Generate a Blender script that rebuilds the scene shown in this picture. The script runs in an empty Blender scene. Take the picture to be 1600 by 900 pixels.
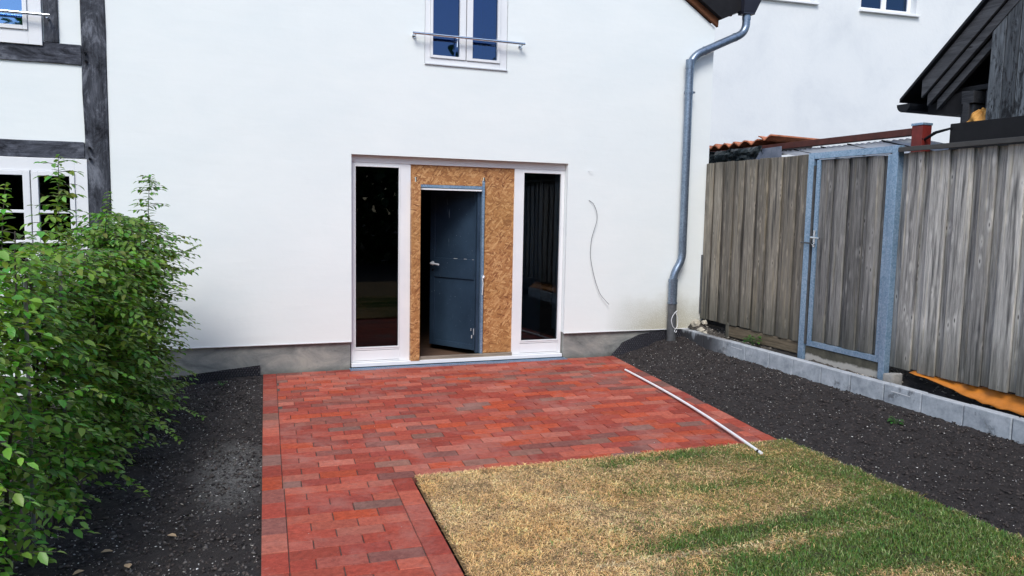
import bpy, bmesh, math, random
import numpy as np
from mathutils import Vector, Matrix, noise

random.seed(7)
rng = np.random.default_rng(11)
scene = bpy.context.scene
col = scene.collection

# ------------------------------------------------------------------ camera
YAW, PITCH, ROLL = math.radians(20.3297), math.radians(5.6687), math.radians(1.1299)
CAM = Vector((0.0, -7.6077, 1.6))
f_ = Vector((math.sin(YAW)*math.cos(PITCH), math.cos(YAW)*math.cos(PITCH), -math.sin(PITCH)))
r_ = Vector((math.cos(YAW), -math.sin(YAW), 0))
u_ = r_.cross(f_)
R_ = r_*math.cos(ROLL) + u_*math.sin(ROLL)
U_ = u_*math.cos(ROLL) - r_*math.sin(ROLL)
cd = bpy.data.cameras.new('camera')
cd.sensor_width = 36.0
cd.lens = 1184.8/1600*36.0
cd.clip_start = 0.05
cd.clip_end = 1500
cam = bpy.data.objects.new('camera', cd)
col.objects.link(cam)
M3 = Matrix((R_, U_, -f_)).transposed()
cam.matrix_world = Matrix.Translation(CAM) @ M3.to_4x4()
scene.camera = cam

# ------------------------------------------------------------------ light
SUN_EL, SUN_AZ = math.radians(48), math.radians(208)     # azimuth clockwise from +y
world = bpy.data.worlds.new('World')
scene.world = world
world.use_nodes = True
wn = world.node_tree
bg = wn.nodes['Background']
sky = wn.nodes.new('ShaderNodeTexSky')
sky.sky_type = 'NISHITA'
sky.sun_disc = False
sky.sun_elevation = SUN_EL
sky.sun_rotation = SUN_AZ
sky.air_density = 1.0
sky.dust_density = 1.4
sky.ozone_density = 1.0
wn.links.new(sky.outputs[0], bg.inputs[0])
bg.inputs[1].default_value = 0.14
sl = bpy.data.lights.new('sun', 'SUN')
sl.energy = 1.5
sl.angle = math.radians(22)
sl.color = (1.0, 0.98, 0.95)
sun = bpy.data.objects.new('sun', sl)
col.objects.link(sun)
sd = Vector((math.sin(SUN_AZ)*math.cos(SUN_EL), math.cos(SUN_AZ)*math.cos(SUN_EL), math.sin(SUN_EL)))
sun.location = sd*30
sun.rotation_euler = sd.to_track_quat('Z', 'Y').to_euler()
scene.view_settings.view_transform = 'Standard'
scene.view_settings.look = 'None'
scene.view_settings.gamma = 1.0
scene.view_settings.use_curve_mapping = False
scene.view_settings.exposure = 0.67
scene.render.engine = 'CYCLES'
scene.cycles.max_bounces = 6
scene.cycles.transparent_max_bounces = 12

# ------------------------------------------------------------------ material helpers
class NT:
    def __init__(s, name):
        s.m = bpy.data.materials.new(name)
        s.m.use_nodes = True
        s.t = s.m.node_tree
        s.b = s.t.nodes['Principled BSDF']
    def n(s, typ, ins=None, **kw):
        nd = s.t.nodes.new(typ)
        for k, v in kw.items():
            setattr(nd, k, v)
        for k, v in (ins or {}).items():
            if hasattr(v, 'node') or hasattr(v, 'is_linked'):
                s.t.links.new(v, nd.inputs[k])
            else:
                nd.inputs[k].default_value = v
        return nd
    def link(s, a, b): s.t.links.new(a, b)
    def setp(s, **kw):
        for k, v in kw.items():
            key = k.replace('_', ' ')
            if hasattr(v, 'is_linked'): s.t.links.new(v, s.b.inputs[key])
            else: s.b.inputs[key].default_value = v
    def obj(s):
        return s.n('ShaderNodeTexCoord').outputs['Object']
    def pos(s):
        return s.n('ShaderNodeNewGeometry').outputs['Position']
    def mapn(s, v, scale=(1,1,1), rot=(0,0,0), loc=(0,0,0)):
        return s.n('ShaderNodeMapping', {'Vector': v, 'Scale': scale, 'Rotation': rot, 'Location': loc}).outputs[0]
    def noise(s, v, scale=5, detail=5, rough=.55, dist=0):
        return s.n('ShaderNodeTexNoise', {'Vector': v, 'Scale': scale, 'Detail': detail, 'Roughness': rough, 'Distortion': dist}).outputs[0]
    def ramp(s, fac, stops):
        r = s.n('ShaderNodeValToRGB', {'Fac': fac})
        e = r.color_ramp.elements
        while len(e) < len(stops): e.new(0.5)
        for el, (p, c) in zip(e, stops):
            el.position = p
            el.color = c if len(c) == 4 else (*c, 1)
        return r.outputs[0]
    def mix(s, fac, a, b, mode='MIX'):
        nd = s.n('ShaderNodeMix', data_type='RGBA', blend_type=mode)
        for i, v in ((0, fac), (6, a), (7, b)):
            if hasattr(v, 'is_linked'): s.t.links.new(v, nd.inputs[i])
            else: nd.inputs[i].default_value = v if i == 0 else (v if len(v) == 4 else (*v, 1))
        return nd.outputs[2]
    def math(s, op, a, b=0.0, clamp=False):
        nd = s.n('ShaderNodeMath', operation=op, use_clamp=clamp)
        for i, v in ((0, a), (1, b)):
            if hasattr(v, 'is_linked'): s.t.links.new(v, nd.inputs[i])
            else: nd.inputs[i].default_value = v
        return nd.outputs[0]
    def rng(s, v, a, b, c=0.0, d=1.0):
        return s.n('ShaderNodeMapRange', {0: v, 1: a, 2: b, 3: c, 4: d}, clamp=True).outputs[0]
    def sep(s, v):
        return s.n('ShaderNodeSeparateXYZ', {0: v}).outputs
    def attr(s, name):
        return s.n('ShaderNodeAttribute', attribute_name=name).outputs['Color']
    def bump(s, h, strength=.3, dist=.01, prev=None):
        ins = {'Height': h, 'Strength': strength, 'Distance': dist}
        if prev is not None: ins['Normal'] = prev
        o = s.n('ShaderNodeBump', ins).outputs[0]
        s.link(o, s.b.inputs['Normal'])
        return o

def simple(name, c, rough=.6, metal=0.0, var=.12, scale=9, bump=.15, bd=.003):
    t = NT(name)
    if max(c) < .03: t.b.inputs['Specular IOR Level'].default_value = .2
    p = t.obj()
    nz = t.noise(p, scale, 6, .6)
    c0 = tuple(max(0, x*(1-var)) for x in c); c1 = tuple(min(1, x*(1+var)) for x in c)
    t.setp(Base_Color=t.ramp(nz, [(.3, c0), (.7, c1)]), Roughness=rough, Metallic=metal)
    if bump: t.bump(t.noise(p, scale*14, 4, .6), bump, bd)
    return t.m

MAT = {}
# house render, hand trowelled lime plaster with a splash stain near the downpipe
t = NT('white_render')
p = t.pos()
big = t.noise(t.mapn(p, (1, 1, 2.2)), .9, 6, .6, .4)
base = t.ramp(big, [(.3, (.785, .84, .835)), (.7, (.84, .88, .865))])
x, y, z = t.sep(p)
sx = t.math('MULTIPLY', t.rng(x, 3.95, 4.62), t.rng(x, 5.6, 5.0, .5, 1))
edge = t.math('ADD', z, t.math('MULTIPLY', t.math('SUBTRACT', t.noise(p, 3.2, 5, .6), .5), .35))
sz = t.rng(edge, .70, .30)
sp = t.math('MULTIPLY', t.math('MULTIPLY', sx, sz), t.rng(t.noise(p, 85, 3, .75), .30, .56))
sp = t.math('MULTIPLY', sp, t.rng(t.math('MULTIPLY', y, -1), -.05, -.01))
base = t.mix(t.math('MULTIPLY', sp, .9), base, (.20, .17, .10))
soft = t.math('MULTIPLY', t.math('MULTIPLY', sx, t.rng(edge, .8, .3)), .6)
base = t.mix(soft, base, (.58, .55, .42))
# faint trowel marks
tm = t.noise(t.mapn(p, (1.2, 1, 7)), 2.2, 4, .5, .6)
t.setp(Base_Color=base, Roughness=.88)
b1 = t.bump(tm, .07, .02)
b2 = t.bump(t.noise(p, 3.5, 3, .5), .2, .02, b1)
t.bump(t.noise(p, 160, 3, .6), .25, .0015, b2)
MAT['render'] = t.m
t = NT('neighbour_render')
p = t.pos()
nb = t.noise(p, .7, 7, .62, .3)
c = t.ramp(nb, [(.25, (.60, .63, .655)), (.5, (.70, .725, .735)), (.8, (.76, .775, .77))])
c = t.mix(t.rng(t.noise(t.mapn(p, (1, 1, .5)), 3, 6, .7), .55, .8, 0, .6), c, (.66, .685, .70))
t.setp(Base_Color=c, Roughness=.9)
t.bump(t.noise(p, 12, 8, .7), .35, .015)
MAT['nrender'] = t.m

t = NT('plinth_cement')
p = t.pos()
c = t.ramp(t.noise(t.mapn(p, (1, 1, 2)), 2.6, 8, .68, .6), [(.28, (.10, .11, .105)), (.45, (.22, .23, .22)), (.62, (.33, .33, .30)), (.8, (.42, .40, .34))])
c = t.mix(t.rng(t.noise(p, 30, 4, .7), .6, .8, 0, .5), c, (.10, .11, .12))
z = t.sep(p)[2]
c = t.mix(t.rng(t.math('ADD', z, t.math('MULTIPLY', t.noise(p, 6), .06)), .07, .0, 0, .55), c, (.09, .08, .06))
t.setp(Base_Color=c, Roughness=.92)
t.bump(t.noise(p, 22, 8, .7), .6, .012)
MAT['plinth'] = t.m

def timber(name, dark, light, axis='z', cracks=True, grime=True):
    """weathered wood, grain along one axis; per-board tint from the colour attribute 'tint'"""
    t = NT(name)
    p = t.obj()
    tint = t.attr('tint')
    off = t.n('ShaderNodeVectorMath', {0: p, 1: tint}, operation='ADD')
    off = t.n('ShaderNodeVectorMath', {0: tint, 1: (7, 11, 3)}, operation='MULTIPLY').outputs[0]
    pv = t.n('ShaderNodeVectorMath', {0: p, 1: off}, operation='ADD').outputs[0]
    s = {'z': (24, 24, 1.5), 'x': (1.5, 24, 24), 'y': (24, 1.5, 24)}[axis]
    g = t.noise(t.mapn(pv, s), 1.0, 9, .70, .9)
    g2 = t.noise(t.mapn(pv, tuple(v*4 for v in s)), 1.0, 4, .7)
    big = t.noise(t.mapn(pv, tuple(v*.12 for v in s)), 1.2, 4, .6)
    c = t.ramp(g, [(.30, dark), (.64, light)])
    c = t.mix(.40, c, t.ramp(g2, [(.34, dark), (.62, light)]), 'MIX')
    r = t.sep(tint)
    c = t.mix(1.0, c, t.ramp(r[0], [(0, (.68, .68, .68)), (.5, (1, 1, 1)), (1, (1.34, 1.34, 1.32))]), 'MULTIPLY')
    c = t.mix(t.rng(big, .45, .75, 0, .5), c, tuple(v*.7 for v in light))
    kn = None
    if grime:
        vo = t.n('ShaderNodeTexVoronoi', {'Vector': t.mapn(pv, {'z': (15, 15, 4.6), 'x': (3.0, 9, 9), 'y': (9, 3, 9)}[axis]), 'Scale': 1.0, 'Randomness': 1.0})
        kn = t.rng(t.math('ADD', vo.outputs['Distance'], t.math('MULTIPLY', g2, .05)), .13, .07)
        halo = t.rng(vo.outputs['Distance'], .30, .14)
        c = t.mix(t.math('MULTIPLY', halo, .45), c, tuple(min(1, v*1.35) for v in light))
        c = t.mix(t.math('MULTIPLY', kn, .9), c, tuple(v*.35 for v in dark))
    t.b.inputs['Specular IOR Level'].default_value = .25
    if name in ('dark_beam_wood', 'dark_rail_wood'):
        bl = t.noise(t.mapn(p, (5, 5, 2.2) if axis == 'z' else (2.2, 5, 5)), 1.3, 9, .78, .6)
        c = t.mix(t.rng(bl, .52, .64, 0, .85), c, (.20, .215, .25))
        c = t.mix(t.rng(bl, .50, .38, 0, .92), c, (.005, .006, .009))
    t.setp(Base_Color=c, Roughness=.85)
    t.bump(t.math('ADD', g, t.math('MULTIPLY', g2, .5)), .7, .006)
    return t, c

t, c = timber('fence_wood', (.044, .045, .045), (.285, .28, .268), 'z')
xx_, yy_, z = t.sep(t.pos())
# the boards right of the gate are bleached paler
c = t.mix(t.rng(yy_, -2.70, -2.85), c, t.mix(1.0, c, (1.9, 1.88, 1.85), 'MULTIPLY'))
# the panel by the house is browner
c = t.mix(t.rng(yy_, -1.85, -1.75, 0, 1), c, t.mix(1.0, c, (1.12, 1.04, .90), 'MULTIPLY'))
warm = t.noise(t.mapn(t.pos(), (22, 22, .9)), 1, 4, .6)
c = t.mix(t.rng(warm, .55, .7, 0, .6), c, t.mix(1.0, c, (1.35, 1.25, 1.0), 'MULTIPLY'))
c = t.mix(t.rng(warm, .47, .32, 0, .8), c, (.028, .030, .034))
# greenish damp foot and black run-off at the head of the boards
gn = t.noise(t.mapn(t.pos(), (14, 14, 1.5)), 1, 5, .6)
foot = t.rng(t.math('ADD', z, t.math('MULTIPLY', gn, .5)), 1.05, .55, 0, .75)
c = t.mix(foot, c, (.055, .058, .045))
head = t.rng(t.math('ADD', z, t.math('MULTIPLY', gn, .6)), 2.25, 2.55, 0, .35)
c = t.mix(head, c, (.04, .042, .035))
t.setp(Base_Color=c)
MAT['fence'] = t.m
t, c = timber('dark_beam_wood', (.009, .011, .016), (.075, .082, .10), 'z', grime=False)
MAT['beam_z'] = t.m
t, c = timber('dark_rail_wood', (.010, .012, .018), (.085, .092, .115), 'x', grime=False)
MAT['beam_x'] = t.m
t, c = timber('charred_board_wood', (.012, .014, .017), (.15, .17, .19), 'z')
pz = t.math('SUBTRACT', t.noise(t.mapn(t.pos(), (18, 18, 5)), 1.2, 7, .75, .5), t.math('MULTIPLY', t.rng(t.sep(t.pos())[2], 2.5, 3.0), .07))
c2 = t.mix(t.rng(pz, .46, .56, 0, .85), c, (.006, .006, .008))
t.setp(Base_Color=c2)
MAT['shed_board'] = t.m
t, c = timber('dark_soffit_wood', (.010, .011, .014), (.055, .058, .066), 'y')
MAT['shed_dark'] = t.m
MAT['cap'] = simple('fence_cap_metal', (.045, .044, .042), .55, 0, .2)
MAT['brown_board'] = timber('brown_barge_wood', (.035, .014, .007), (.14, .055, .025), 'x', grime=False)[0].m

t = NT('white_paint')
p = t.obj()
t.setp(Base_Color=t.ramp(t.noise(p, 3, 5), [(.3, (.76, .78, .80)), (.7, (.84, .85, .855))]), Roughness=.38)
MAT['white'] = t.m
MAT['sill_metal'] = simple('pale_sill_metal', (.62, .64, .66), .4, .2, .06)

def galv(name, c0, c1, rough=.42, metal=.55):
    t = NT(name)
    p = t.obj()
    v = t.n('ShaderNodeTexVoronoi', {'Vector': p, 'Scale': 75.0})
    sp = t.sep(v.outputs['Color'])[0]
    nz = t.noise(t.mapn(p, (1, 1, .6)), 7, 6, .65)
    f = t.math('ADD', t.math('MULTIPLY', sp, .35), t.math('MULTIPLY', nz, .65))
    t.setp(Base_Color=t.ramp(f, [(.25, c0), (.75, c1)]), Metallic=metal, Roughness=rough)
    t.bump(nz, .1, .003)
    return t.m
MAT['galv'] = galv('galvanised_steel', (.18, .31, .46), (.38, .52, .67))
MAT['zinc'] = galv('zinc_pipe_metal', (.14, .18, .24), (.26, .33, .42), .33, .7)
MAT['zinc_dark'] = simple('dull_zinc_standpipe', (.10, .105, .11), .55, .3, .3, 14)
MAT['chrome'] = simple('polished_steel', (.72, .76, .80), .16, 1.0, .03, bump=0)
MAT['hopper'] = simple('dark_painted_metal', (.035, .038, .055), .4, .3)
MAT['black_gutter'] = simple('black_gutter_metal', (.012, .014, .018), .45, .2)

def glass(name, tint, refl=1.5, gcol=(.92, .96, 1)):
    t = NT(name)
    fr = t.n('ShaderNodeFresnel', {'IOR': refl}).outputs[0]
    tr = t.n('ShaderNodeBsdfTransparent', {'Color': (*tint, 1)}).outputs[0]
    wob = t.n('ShaderNodeBump', {'Height': t.noise(t.obj(), 1.6, 2, .4), 'Strength': .04, 'Distance': .02}).outputs[0]
    gl = t.n('ShaderNodeBsdfGlossy', {'Color': (*gcol, 1), 'Roughness': .015, 'Normal': wob}).outputs[0]
    mx = t.n('ShaderNodeMixShader', {0: fr, 1: tr, 2: gl}).outputs[0]
    out = t.t.nodes['Material Output']
    t.link(mx, out.inputs[0])
    return t.m
MAT['glass'] = glass('window_glass', (.42, .50, .56), 1.45)
MAT['glass_blue'] = glass('sky_tinted_glass', (.20, .34, .62), 2.2, (.26, .42, .72))  # blue of the mirrored sky put into the glass tints
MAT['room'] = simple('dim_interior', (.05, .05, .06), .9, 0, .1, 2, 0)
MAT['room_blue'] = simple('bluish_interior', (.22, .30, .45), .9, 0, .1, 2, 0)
MAT['room_floor'] = timber('interior_floor_boards', (.05, .028, .018), (.12, .07, .045), 'x', grime=False)[0].m

# OSB: thin strands at mixed angles
t = NT('osb_board')
p = t.obj()
lay = []
for k, (ang, sc) in enumerate(((.55, 1), (-.65, 1.15), (1.2, .95), (-1.1, 1.1), (.2, 1.25), (-.3, .9), (.9, 1.2))):
    pm = t.mapn(t.mapn(p, (1, 1, 1), (0, ang, 0), (k*3.1, 0, k*1.7)), (13*sc, 3, 58*sc))
    d = t.noise(p, 8+k, 2, .5)
    pm2 = t.n('ShaderNodeVectorMath', {0: pm, 1: t.n('ShaderNodeVectorMath', {0: d, 'Scale': .5}, operation='SCALE').outputs[0]}, operation='ADD').outputs[0]
    v = t.n('ShaderNodeTexVoronoi', {'Vector': pm2, 'Scale': 1.0})
    lay.append(t.sep(v.outputs['Color']))
stops = [(.0, (.20, .07, .022)), (.25, (.35, .15, .05)), (.6, (.44, .205, .072)), (1, (.62, .35, .15))]
c = t.ramp(lay[0][0], stops)
for l in lay[1:]:
    c = t.mix(t.rng(l[1], .60, .64), c, t.ramp(l[0], stops))
c = t.mix(t.rng(t.noise(t.mapn(p, (16, 1, 60)), 1, 4, .7), .60, .72, 0, .75), c, (.10, .035, .012))
c = t.mix(t.rng(t.noise(p, 1.6, 3), .4, .7, 0, .3), c, (.42, .23, .06))
t.setp(Base_Color=c, Roughness=.6)
hh = lay[0][0]
for l in lay[1:]: hh = t.math('ADD', hh, l[0])
t.bump(hh, .35, .002)
MAT['osb'] = t.m

t = NT('blue_grey_door_paint')
p = t.obj()
nz = t.noise(p, 2.4, 6, .6)
c = t.ramp(nz, [(.3, (.016, .033, .058)), (.7, (.034, .064, .105))])
sc = t.rng(t.noise(t.mapn(p, (60, 60, 2.2), (0, .25, 0)), 1, 3, .6), .69, .73)
c = t.mix(t.math('MULTIPLY', sc, t.rng(t.noise(p, 3.1, 2), .5, .6)), c, (.32, .40, .47))
sc2 = t.rng(t.noise(p, 46, 3, .6), .70, .74, 0, .8)
c = t.mix(sc2, c, (.30, .37, .43))
t.setp(Base_Color=c, Roughness=.42, Metallic=.1)
MAT['door'] = t.m

# clinker paving: colour per brick in 'tint', rough face
t = NT('clinker_brick')
t.b.inputs['Specular IOR Level'].default_value = .22
p = t.pos()
c = t.mix(1.0, t.attr('tint'), (.73, .60, .54), 'MULTIPLY')
c = t.mix(.9, c, t.ramp(t.noise(p, 30, 8, .78), [(.32, (.55, .56, .62)), (.5, (1, 1, 1)), (.70, (1.40, 1.50, 1.50))]), 'MULTIPLY')
c = t.mix(t.rng(t.noise(p, 2.2, 7, .72, .5), .50, .74, 0, .6), c, (.42, .22, .18))
pale = t.math('MULTIPLY', t.rng(t.noise(t.mapn(p, (1, 2.5, 1)), 3.4, 7, .7, .8), .60, .70, 0, .75), t.rng(t.noise(p, .8, 2), .45, .6))
c = t.mix(t.math('MULTIPLY', pale, .6), c, (.50, .40, .36))
c = t.mix(t.rng(t.noise(p, 150, 4, .7), .58, .70, 0, .6), c, (.09, .03, .03))
c = t.mix(t.rng(t.noise(p, 110, 4, .7), .60, .72, 0, .35), c, (.50, .30, .26))
t.setp(Base_Color=c, Roughness=.78)
t.bump(t.noise(p, 240, 5, .7), .5, .0025)
MAT['brick'] = t.m
MAT['joint'] = simple('joint_sand', (.085, .065, .055), .95, 0, .4, 40, .6, .004)

# topsoil
t = NT('dark_topsoil')
p = t.pos()
c = t.ramp(t.noise(p, 26, 9, .75), [(.3, (.011, .009, .009)), (.58, (.040, .032, .031)), (.8, (.080, .065, .060))])
c = t.mix(t.rng(t.noise(p, 1.5, 5, .6), .45, .75, 0, .55), c, (.034, .028, .026))
x, y, z = t.sep(p)
dx = t.math('DIVIDE', t.math('SUBTRACT', x, -.02), .26)
dy = t.math('DIVIDE', t.math('SUBTRACT', y, -2.75), .75)
d2 = t.math('ADD', t.math('MULTIPLY', dx, dx), t.math('MULTIPLY', dy, dy))
du = t.math('MULTIPLY', t.rng(t.math('ADD', d2, t.math('MULTIPLY', t.noise(p, 7, 6, .7), 1.1)), 1.6, .5), t.rng(t.noise(p, 60, 5, .8), .40, .58))
c = t.mix(t.math('MULTIPLY', du, .85), c, (.27, .265, .25))
t.setp(Base_Color=c, Roughness=1.0)
b1 = t.bump(t.noise(p, 38, 9, .8), .95, .03)
t.bump(t.noise(p, 150, 6, .75), .8, .008, b1)
MAT['soil'] = t.m
t = NT('gritty_rubble_soil')
p = t.pos()
c = t.ramp(t.noise(p, 34, 9, .75), [(.3, (.012, .011, .010)), (.5, (.07, .06, .05)), (.7, (.20, .175, .145)), (.85, (.38, .35, .31))])
x, y, z = t.sep(p)
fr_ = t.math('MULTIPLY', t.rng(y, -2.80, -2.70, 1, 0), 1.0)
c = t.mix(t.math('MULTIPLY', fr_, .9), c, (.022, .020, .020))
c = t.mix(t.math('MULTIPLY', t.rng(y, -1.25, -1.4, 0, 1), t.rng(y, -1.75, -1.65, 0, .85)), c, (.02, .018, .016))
t.setp(Base_Color=c, Roughness=1.0)
t.bump(t.noise(p, 40, 9, .8), 1.0, .03)
MAT['rubble_soil'] = t.m

t = NT('bluestone_concrete')
p = t.obj()
pw = t.pos()
c = t.ramp(t.noise(pw, 9, 8, .7), [(.30, (.22, .25, .285)), (.5, (.36, .40, .44)), (.70, (.52, .56, .60))])
c = t.mix(t.rng(t.noise(pw, 5.3, 5, .65, .3), .60, .66, 0, .62), c, (.055, .060, .068))
x, y, z = t.sep(pw)
wet = t.math('MULTIPLY', t.rng(y, -.98, -.55, 0, 1), t.rng(t.math('ADD', z, t.math('MULTIPLY', t.math('SUBTRACT', t.noise(t.mapn(pw, (1, 1, .5)), 6, 3), .5), .5)), .34, .26, 0, 1))
c = t.mix(t.math('MULTIPLY', wet, .95), c, (.022, .022, .026))
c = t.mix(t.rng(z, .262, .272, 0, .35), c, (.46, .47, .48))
t.setp(Base_Color=c, Roughness=.8)
t.bump(t.noise(pw, 70, 6, .7), .35, .003)
MAT['kerb'] = t.m

def vtint(name, rough=.9, trans=0.0, bump=0, mulnoise=None):
    t = NT(name)
    c = t.attr('tint')
    t.setp(Base_Color=c, Roughness=rough)
    if trans:
        tl = t.n('ShaderNodeBsdfTranslucent', {'Color': t.mix(1.0, c, (1.5, 1.6, .7), 'MULTIPLY')}).outputs[0]
        mx = t.n('ShaderNodeMixShader', {0: trans, 1: t.b.outputs[0], 2: tl}).outputs[0]
        t.link(mx, t.t.nodes['Material Output'].inputs[0])
    return t.m
MAT['leaf'] = vtint('hornbeam_leaf', .42, .28)
MAT['blade'] = vtint('grass_blade', .7, .2)
MAT['grit'] = vtint('loose_grit', .9)
t = NT('turf_thatch')
p = t.pos()
c = t.mix(.85, t.attr('tint'), t.ramp(t.noise(p, 90, 7, .75), [(.35, (.10, .09, .08)), (.7, (1.4, 1.35, 1.25))]), 'MULTIPLY')
t.setp(Base_Color=c, Roughness=1.0)
t.bump(t.noise(p, 120, 6, .75), 1.0, .012)
MAT['thatch'] = t.m
MAT['bark'] = simple('grey_brown_bark', (.06, .05, .04), .9, 0, .35, 30, .5)
MAT['stake'] = simple('grey_hedge_stake', (.22, .23, .23), .6, 0, .2)
MAT['clay'] = simple('terracotta_clay', (.48, .17, .085), .8, 0, .35, 14, .4)
MAT['red_steel'] = simple('red_oxide_paint', (.17, .020, .016), .5, .1, .3, 12)
MAT['brown_steel'] = simple('brown_oxide_paint', (.085, .022, .016), .6, .1, .35, 12)
MAT['black_box'] = simple('black_sheet_metal', (.012, .012, .014), .5, .1, .2)
MAT['bin_liner'] = simple('black_plastic_sheet', (.02, .028, .032), .32, 0, .4, 10)
t = NT('smoky_corrugated_plastic')
p = t.obj()
t.setp(Base_Color=t.ramp(t.noise(p, 6, 4), [(.35, (.10, .12, .17)), (.65, (.20, .22, .28))]), Roughness=.25)
MAT['smoky'] = t.m
t = NT('milky_roof_sheet')
tl = t.n('ShaderNodeBsdfTranslucent', {'Color': (.85, .88, .92, 1)}).outputs[0]
t.setp(Base_Color=(.8, .82, .85, 1), Roughness=.3)
t.link(t.n('ShaderNodeMixShader', {0: .75, 1: t.b.outputs[0], 2: tl}).outputs[0], t.t.nodes['Material Output'].inputs[0])
MAT['clear_roof'] = t.m
MAT['membrane'] = simple('black_dimpled_plastic', (.018, .018, .024), .35, 0, .2)
MAT['membrane'].node_tree.nodes['Principled BSDF'].inputs['Specular IOR Level'].default_value = .6
MAT['orange'] = simple('orange_tarpaulin', (.50, .17, .018), .5, 0, .2, 12, .2)
MAT['ochre'] = simple('ochre_cloth', (.66, .34, .085), .8, 0, .15, 12, .2)
MAT['conc'] = simple('rough_concrete', (.30, .29, .27), .95, 0, .3, 12, .7, .01)
t = NT('stained_concrete_sill')
p = t.pos()
z = t.sep(p)[2]
c = t.ramp(t.noise(p, 9, 7, .7), [(.3, (.035, .036, .028)), (.7, (.12, .115, .085))])
c = t.mix(t.rng(t.math('ADD', z, t.math('MULTIPLY', t.noise(p, 8, 4, .6), .07)), .345, .325, 0, .9), c, (.50, .48, .44))
t.setp(Base_Color=c, Roughness=.95)
t.bump(t.noise(p, 40, 6, .7), .5, .006)
MAT['sill_conc'] = t.m
MAT['rod'] = simple('white_plastic', (.82, .83, .84), .3, 0, .04, bump=0)
MAT['black_rubber'] = simple('black_rubber', (.01, .01, .01), .6, 0, .1, bump=0)
MAT['rooftile'] = simple('red_brown_roof_tile', (.20, .07, .045), .8, 0, .3, 6, .5)
MAT['under'] = simple('dark_stained_soffit', (.012, .012, .014), .7, 0, .3)
MAT['cable'] = simple('grey_cable', (.10, .10, .11), .5, 0, .1, bump=0)
MAT['limestone'] = simple('pale_limestone_rubble', (.50, .46, .37), .95, 0, .35, 16, .6, .01)

# ------------------------------------------------------------------ mesh helpers
class MB:
    def __init__(s):
        s.v, s.f, s.c = [], [], []
        s.tint = (1, 1, 1)
    def add(s, vs, fs, tint=None):
        o = len(s.v)
        s.v += [tuple(v) for v in vs]
        s.f += [tuple(i+o for i in q) for q in fs]
        s.c += [tint or s.tint]*len(fs)
        return s
    def box(s, x0, x1, y0, y1, z0, z1, tint=None, jit=0):
        vs = [(x, y, z) for z in (z0, z1) for y in (y0, y1) for x in (x0, x1)]
        if jit: vs = [tuple(c+random.uniform(-jit, jit) for c in v) for v in vs]
        return s.add(vs, [(0,2,3,1),(4,5,7,6),(0,1,5,4),(2,6,7,3),(0,4,6,2),(1,3,7,5)], tint)
    def prism(s, pts, axis, a, b, tint=None):
        """polygon pts (2-D) extruded along axis from a to b"""
        def P(q, w):
            if axis == 'y': return (q[0], w, q[1])
            if axis == 'x': return (w, q[0], q[1])
            return (q[0], q[1], w)
        n = len(pts)
        vs = [P(q, a) for q in pts]+[P(q, b) for q in pts]
        fs = [tuple(range(n)), tuple(range(2*n-1, n-1, -1))]
        fs += [(i, i+n, (i+1) % n+n, (i+1) % n) for i in range(n)]
        return s.add(vs, fs, tint)
    def tube(s, path, r, n=10, cap=True, tint=None):
        path = [Vector(p) for p in path]
        rs = r if isinstance(r, (list, tuple)) else [r]*len(path)
        vs, fs = [], []
        up = None
        for i, p in enumerate(path):
            d = (path[min(i+1, len(path)-1)]-path[max(i-1, 0)]).normalized()
            if up is None:
                up = Vector((0, 0, 1)) if abs(d.z) < .9 else Vector((0, 1, 0))
            a = d.cross(up)
            if a.length < 1e-4: a = d.orthogonal()
            a.normalize()
            b = a.cross(d).normalized()
            up = b
            for k in range(n):
                t_ = 2*math.pi*k/n
                vs.append(p+a*rs[i]*math.cos(t_)+b*rs[i]*math.sin(t_))
        for i in range(len(path)-1):
            for k in range(n):
                fs.append((i*n+k, i*n+(k+1) % n, (i+1)*n+(k+1) % n, (i+1)*n+k))
        if cap:
            fs.append(tuple(range(n-1, -1, -1)))
            fs.append(tuple((len(path)-1)*n+k for k in range(n)))
        return s.add(vs, fs, tint)
    def build(s, name, mat, parent=None, bevel=0, smooth=False, loc=None, seg=2, recalc=True):
        me = bpy.data.meshes.new(name)
        o = bpy.data.objects.new(name, me)
        col.objects.link(o)
        org = Vector((0, 0, 0))
        if parent:
            q = parent
            while q: org += q.location; q = q.parent
            o.parent = parent
        else:
            if loc is None:
                a = np.array(s.v); loc = ((a[:,0].min()+a[:,0].max())/2, (a[:,1].min()+a[:,1].max())/2, a[:,2].min())
            o.location = loc
            org = Vector(loc)
        me.from_pydata([(v[0]-org.x, v[1]-org.y, v[2]-org.z) for v in s.v], [], s.f)
        if recalc:
            bm = bmesh.new(); bm.from_mesh(me)
            bmesh.ops.recalc_face_normals(bm, faces=bm.faces)
            bm.to_mesh(me); bm.free()
        at = me.attributes.new('tint', 'FLOAT_COLOR', 'FACE')
        at.data.foreach_set('color', np.array([(c[0], c[1], c[2], 1) for c in s.c], dtype=np.float32).ravel())
        if mat: me.materials.append(MAT[mat] if isinstance(mat, str) else mat)
        if smooth:
            for pl in me.polygons: pl.use_smooth = True
            try: me.set_sharp_from_angle(angle=math.radians(40))
            except Exception: pass
        if bevel:
            m = o.modifiers.new('bevel', 'BEVEL'); m.width = bevel; m.segments = seg; m.limit_method = 'ANGLE'
        return o

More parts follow.
